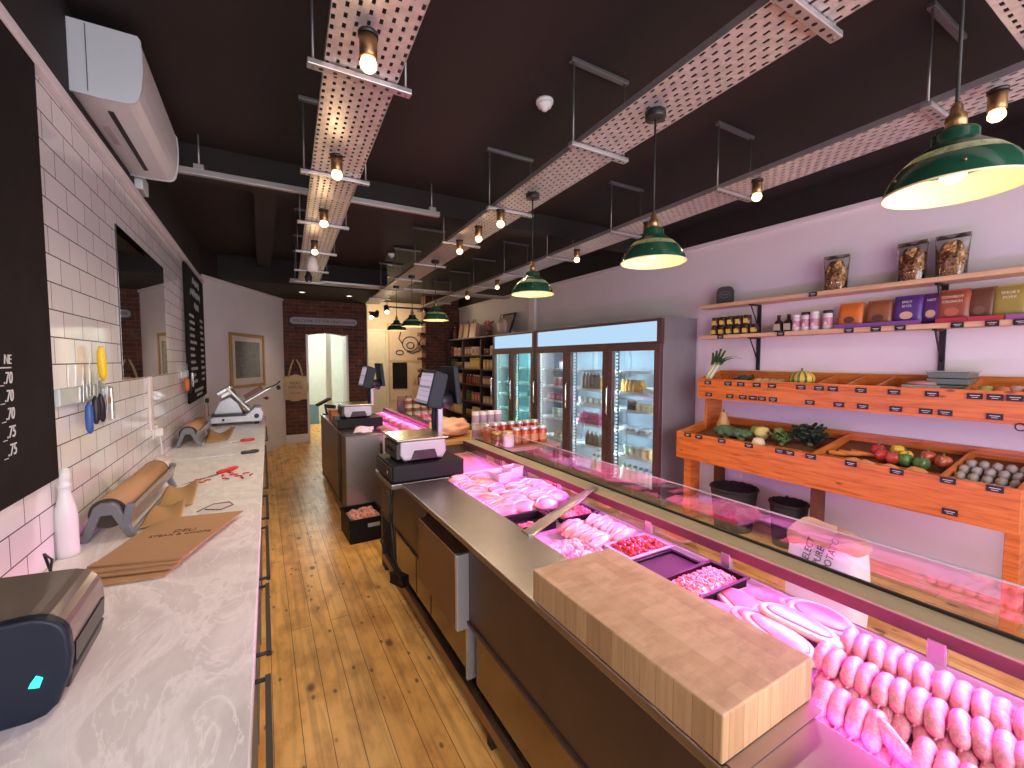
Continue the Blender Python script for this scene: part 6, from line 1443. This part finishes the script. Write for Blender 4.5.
# lower tier
t = thing('butternut_squash', 'tan butternut squash standing at the fridge end of the lower tier', 'squash', (4.12, 2.76, lz(4.12) + .008))
part('body', MB().lathe((0, 0, 0), [(0, .002), (.045, .008), (.064, .05), (.058, .09), (.04, .13), (.034, .175), (.028, .20), (0, .205)], 20), M('butternut', (.50, .27, .11), .45), t); part('stem', MB().cyl((0, 0, .20), (.005, 0, .225), .010, .007, 8), M('stem_green'), t)
grn2 = M('broccoli_green', (.07, .14, .055), .6, 0, .3, 30)
for k, (x, y, s_, lab) in enumerate(((3.95, 2.62, 1.1, 'large grey-green broccoli head in front of the butternut squash'), (3.93, 2.45, .9, 'second broccoli head next to the large one'))):
    t = thing('broccoli', lab, 'broccoli', (x, y, lz(x) + .045), 0, 'broccoli on the lower tier')
    fm = MB()
    for j in range(22):
        a = j * 2.4; r_ = .075 * math.sqrt(j / 22) * s_
        fm.blob((r_ * math.cos(a), r_ * 1.2 * math.sin(a), .07 - r_ * r_ * 6), (.034 * s_, .034 * s_, .030 * s_), .25, 5, j, 2)
    part('floret', fm, grn2, t); part('stalk', MB().cyl((0, 0, -.03), (0, 0, .03), .028, .036, 12), M('stalk_green', (.26, .34, .14), .5), t)
for k, (x, y, c, r_, lab, nm) in enumerate(((4.12, 2.42, (.25, .36, .07), .05, 'green apple behind the broccoli on the lower tier', 'apple'), (4.05, 2.32, (.62, .55, .16), .068, 'pale yellow melon between broccoli and cabbage', 'melon'), (4.16, 2.22, (.22, .30, .08), .05, 'second green apple behind the yellow melon', 'apple'), (3.86, 2.24, (.70, .58, .38), .055, 'pale turnip near the front edge of the lower tier', 'turnip'))):
    t = thing(nm, lab, nm, (x, y, lz(x) + .010 + r_)); part('body', MB().lathe((0, 0, 0), [(0, -r_ * .95), (r_ * .5, -r_ * .88), (r_ * .95, -r_ * .3), (r_, .0), (r_ * .75, r_ * .7), (r_ * .25, r_ * .88), (0, r_ * .75)], 20), C_(c), t); part('stalk', MB().cyl((0, 0, r_ * .7), (.005, 0, r_ * 1.15), .006, None, 6), M('stem_green'), t)
def leafy(name, lab, cat, x, y, n, c, sz, hh, seed):
    t = thing(name, lab, cat, (x, y, lz(x) + .012)); q = random.Random(seed); lf = MB()
    for j in range(n):
        a = q.uniform(0, 2 * PI); d_ = Vector((math.cos(a), math.sin(a), 0)); up = q.uniform(.35, 1.); L_ = sz * q.uniform(.7, 1.1)
        s_ = Vector((-d_.y, d_.x, 0)); o_ = Vector((q.uniform(-.04, .04), q.uniform(-.06, .06), .03))
        def fn(u, v, d_=d_, s_=s_, up=up, L_=L_, o_=o_, ph=q.random() * 6):
            wv = sz * .30 * math.sin(PI * min(1, v * .9 + .08)); return o_ + d_ * L_ * v * (1.05 - up * .45) + Vector((0, 0, hh * up * math.sin(v * 1.7))) + s_ * (2 * u - 1) * wv + Vector((0, 0, .012 * math.sin(9 * u + 11 * v + ph)))
        lf.grid(fn, 7, 8)
    part('leaf', lf, M(name + '_green', c, .5, 0, .35, 25), t, solid=.002); part('stalk', MB().cyl((0, 0, -.008), (0, 0, .04), .022, .016, 10), M('stalk_green'), t)
leafy('kale_bunch', 'dark leafy kale bunch sticking up from the lower tier', 'kale', 4.10, 1.93, 34, (.022, .045, .022), .16, .15, 3)
leafy('spring_cabbage', 'loose green cabbage between the yellow melon and the kale', 'cabbage', 4.02, 2.13, 16, (.10, .17, .05), .12, .08, 4)
for k, (x, y) in enumerate(((3.82, 2.02), (3.80, 1.95), (3.84, 1.885))):
    t = thing('parsnip', '%s small white parsnip below the kale at the front edge' % ORD[k + 1], 'parsnip', (x, y, lz(x) + .035), 0, 'white parsnips'); part('root', MB().tube([(-.03, -.035, .0), (0, 0, .012), (.03, .05, .0)], [.022, .018, .005], 10), M('parsnip_skin', (.72, .60, .48), .6), t); part('crown', MB().blob((-.033, -.038, .004), (.012, .012, .012), .2, 3, 1, 2), M('stem_green'), t)
for k, (x, y, a) in enumerate(((4.02, 1.60, .3), (4.05, 1.53, .1), (3.99, 1.66, .5))):
    t = thing('carrot', '%s carrot lying past the kale on the lower tier' % ORD[k + 1], 'carrot', (x, y, lz(x) + .03), a, 'carrots on the lower tier'); part('root', MB().tube([(0, -.09, 0), (0, -.04, 0), (0, .07, .0)], [.006, .016, .024], 12), M('carrot_orange', (.72, .24, .05), .5), t); part('crown', MB().cyl((0, .07, 0), (0, .085, .004), .012, .008, 8), M('stem_green'), t)
pep = [(4.10, 1.45, (.42, .03, .03), 'red'), (4.02, 1.40, (.50, .05, .03), 'bright red'), (4.0, 1.33, (.46, .06, .04), 'orange-red'), (4.14, 1.345, (.70, .44, .03), 'yellow'), (4.06, 1.27, (.72, .46, .04), 'golden yellow'), (4.0, 1.25, (.09, .20, .04), 'green'), (3.98, 1.16, (.08, .17, .04), 'dark green'), (4.10, 1.16, (.48, .07, .03), 'scarlet'), (4.06, 1.07, (.42, .10, .04), 'rust red')]
for k, (x, y, c, n_) in enumerate(pep):
    t = thing('bell_pepper', '%s bell pepper among the mixed peppers on the lower tier' % n_, 'pepper', (x, y, lz(x) + .056), q.random() * 6, 'bell peppers on the lower tier')
    def pf(u, v):
        a = 2 * PI * u; b = PI * v; r_ = math.sin(b) ** .7 * (1 + .10 * math.cos(4 * a)) * .043; return Vector((r_ * math.cos(a), r_ * math.sin(a), -.045 * math.cos(b) - (.010 * math.exp(-(r_ / .015) ** 2) if v > .5 else 0)))
    part('body', MB().grid(pf, 41, 18), M('pepper_' + n_.replace(' ', '_').replace('-', '_'), c, .15), t); part('stalk', MB().tube([(0, 0, .028), (.004, 0, .045), (.012, 0, .056)], [.009, .006, .006], 8), M('stem_green'), t)
for k, (x, y) in enumerate(((3.83, 1.50), (3.82, 1.42), (3.82, 1.28), (3.84, 1.14))):
    veg('sweet_potato', MB().blob((0, 0, .045), (.034, .062, .040), .12, 1.6, k + 3, 3), M('sweet_potato_skin', (.70, .26, .12), .6), '%s orange sweet potato from the kale in the front compartment' % ORD[k + 1], 'sweet potato', x, y, lz(x) + .003, 'sweet potatoes')
k = 0
for r_ in range(4):
    for c_ in range(5):
        k += 1; x = 3.80 + .105 * r_; y = .955 - .06 * c_ - .01 * (r_ % 2)
        veg('chestnut_mushroom', MB().blob((0, 0, .042), (.040, .027, .034), .10, 2., k, 3), M('mushroom_grey', (.34, .29, .25), .6, 0, .4, 16), '%s grey mushroom from the peppers in the %s row of the last lower compartment' % (ORD[c_ + 1], ['front', 'second', 'third', 'wall-side'][r_]), 'mushroom', x, y, lz(x) + .004, 'grey mushrooms in the last compartment')
# ================================================================ BACK OF THE SHOP
t = thing('welcome_sign', 'long rounded grey sign with black lettering on the brick above the doorway', 'sign', (1.13, 9.58, 2.435))
def pill(x0, x1, z, r_): return [(x1 - r_ + r_ * math.sin(a), z + r_ * math.cos(a)) for a in [PI * j / 10 for j in range(11)]] + [(x0 + r_ - r_ * math.sin(a), z - r_ * math.cos(a)) for a in [PI * j / 10 for j in range(11)]]
part('border', MB().prism(pill(.475, 1.785, 2.435, .088), 'y', 9.575, 9.598), M('sign_black', (.015, .012, .012), .5), t, True)
part('plate', MB().prism(pill(.50, 1.76, 2.435, .066), 'y', 9.565, 9.576), M('sign_grey', (.33, .28, .29), .5), t, True)
text('WELCOME TO THE MEAT HOUSE', 'lettering', M('sign_black'), t, (1.13, 9.5645, 2.432), FNY, .078, sx=1.02)
t = thing('tote_bag', 'natural canvas tote bag with dark print hanging on the brick wall', 'bag', (.565, 9.55, .87))
cv = M('canvas', (.50, .36, .22), .85, 0, .08, 30, .2)
part('bag_body', MB().blob((.565, 9.545, 1.10), (.235, .045, .27), .03, 2, 2, 3).box(.355, .775, 9.53, 9.56, .87, 1.335), cv, t, True, bev=.01)
part('handle', MB().tube([(.44, 9.54, 1.32), (.50, 9.545, 1.55), (.545, 9.56, 1.66), (.60, 9.56, 1.66), (.65, 9.545, 1.55), (.70, 9.54, 1.32)], .016, 8), cv, t, True)
part('peg', MB().cyl((.572, 9.60, 1.65), (.572, 9.54, 1.655), .014, None, 8), bk, t, True)
for i_, (s_, z) in enumerate((('MEAT', 1.20), ('HOUSE', 1.12), ('BUTCHERS', 1.0))): text(s_, 'lettering', M('tote_ink', (.10, .06, .04), .8), t, (.565, 9.495 if i_ < 2 else 9.498, z), FNY, .08 if i_ < 2 else .04)
single('coat_hook', MB().cyl((.42, 9.60, 1.47), (.42, 9.53, 1.475), .014, None, 10).blob((.42, 9.53, 1.475), (.022, .022, .022), 0, 1, 0, 2), bk, 'dark knob on the brick beside the tote bag handles', 'hook')
t = thing('door_handle_stub', 'small dark red knob low on the pale angled wall by the slicer', 'knob', (.0, 8.8, 1.0))
dwl = Vector((1.08, 2.2, 0)).normalized(); c0 = Vector((-.7, 7.4, 0)) + dwl * 1.62
part('knob_head', MB().blob((c0.x + nrm.x * .05, c0.y + nrm.y * .05, .98), (.035, .035, .03), 0, 1, 0, 2), M('knob_red', (.20, .02, .02), .4), t, True); part('shank', MB().cyl((c0.x, c0.y, .98), (c0.x + nrm.x * .04, c0.y + nrm.y * .04, .98), .012, None, 8), bk, t, True)
# poster wall
t = thing('notice_board', 'tall cream panel frame holding poster, chalkboard and bottle print in the rear room', 'board', (3.54, 11.93, .5))
tb = M('board_trim', (.62, .47, .30), .6)
part('panel', MB().box(3.0, 4.14, 11.925, 11.95, .55, 2.62), M('board_cream', (.76, .60, .42), .6), t, True)
part('trim_frame', MB().box(2.98, 3.03, 11.90, 11.95, .50, 2.66).box(4.12, 4.16, 11.90, 11.95, .50, 2.66).box(3.03, 4.12, 11.90, 11.95, 2.61, 2.66).box(3.03, 4.12, 11.905, 11.95, 1.60, 1.65), tb, t, True)
t = thing('poster', 'cream poster with a simple dark line drawing in the rear room', 'poster', (3.59, 11.92, 1.68))
part('sheet', MB().box(3.09, 4.10, 11.917, 11.9235, 1.66, 2.58), M('poster_cream', (.74, .58, .44), .7), t, True)
dm_ = M('drawing_ink', (.07, .05, .045), .8); dw = MB(); Y_ = 11.899
ov = lambda cx, cz, a, b, r_=.014: dw.tube([(cx + a * math.cos(PI * j / 12), Y_, cz + b * math.sin(PI * j / 12)) for j in range(25)], r_, 5, False)
ov(3.60, 2.10, .22, .20); ov(3.60, 2.06, .10, .085); dw.tube([(3.38, Y_, 2.10), (3.28, Y_, 2.25), (3.34, Y_, 2.42)], .016, 5); dw.tube([(3.82, Y_, 2.10), (3.92, Y_, 2.25), (3.84, Y_, 2.42)], .016, 5)
ov(3.30, 1.86, .10, .06); dw.tube([(3.50, Y_, 1.90), (3.66, Y_, 1.84), (3.86, Y_, 1.92), (4.0, Y_, 2.0)], .02, 5); dw.blob((3.85, Y_, 2.05), (.05, .010, .10), .2, 2, 3, 2)
part('line_drawing', dw, dm_, t, True)
single('chalkboard', MB().box(3.10, 3.50, 11.8985, 11.9235, .86, 1.58), board_black(), 'blank black chalkboard panel below the poster in the rear room', 'chalkboard', bev=.003)
t = thing('bottle_print', 'small cream print with a dark bottle beside the blank chalkboard', 'print', (3.86, 11.92, .9))
part('sheet', MB().box(3.60, 4.10, 11.917, 11.9235, .72, 1.57), M('poster_cream'), t, True)
bt = MB().prism([(3.80, .95), (3.98, .95), (3.98, 1.20), (3.92, 1.28), (3.915, 1.42), (3.865, 1.42), (3.86, 1.28), (3.80, 1.20)], 'y', 11.91, 11.918)
part('bottle_drawing', bt, dm_, t, True); part('label_drawing', MB().box(3.83, 3.95, 11.906, 11.91, 1.0, 1.16).tube([(3.70, 11.897, .98), (3.72, 11.897, 1.1), (3.68, 11.897, 1.2)], .018, 5), M('print_pale', (.62, .52, .42), .7), t, True)
# ================================================================ LIGHTING
light('AREA', 'window_daylight', (1.6, -1.55, 1.75), 75, (1.0, .92, .96), 4.4, (R(90), 0, 0), sy=2.2)
light('POINT', 'passage_lamp', (1.0, 11.2, 2.45), 36, (.96, 1.0, .93), .15)
light('POINT', 'rear_room_lamp', (2.8, 10.9, 2.6), 24, (1, .76, .48), .12)
labs = {}
for o in ROOTS:
    if o.get('label'): labs.setdefault(o['label'].lower(), []).append(o.name)
print('ROOTS', len(ROOTS), 'DUPLABEL', [(k, len(v)) for k, v in labs.items() if len(v) > 1][:20])
print('LONG', [k for k in labs if len(k.split()) > 16][:10])
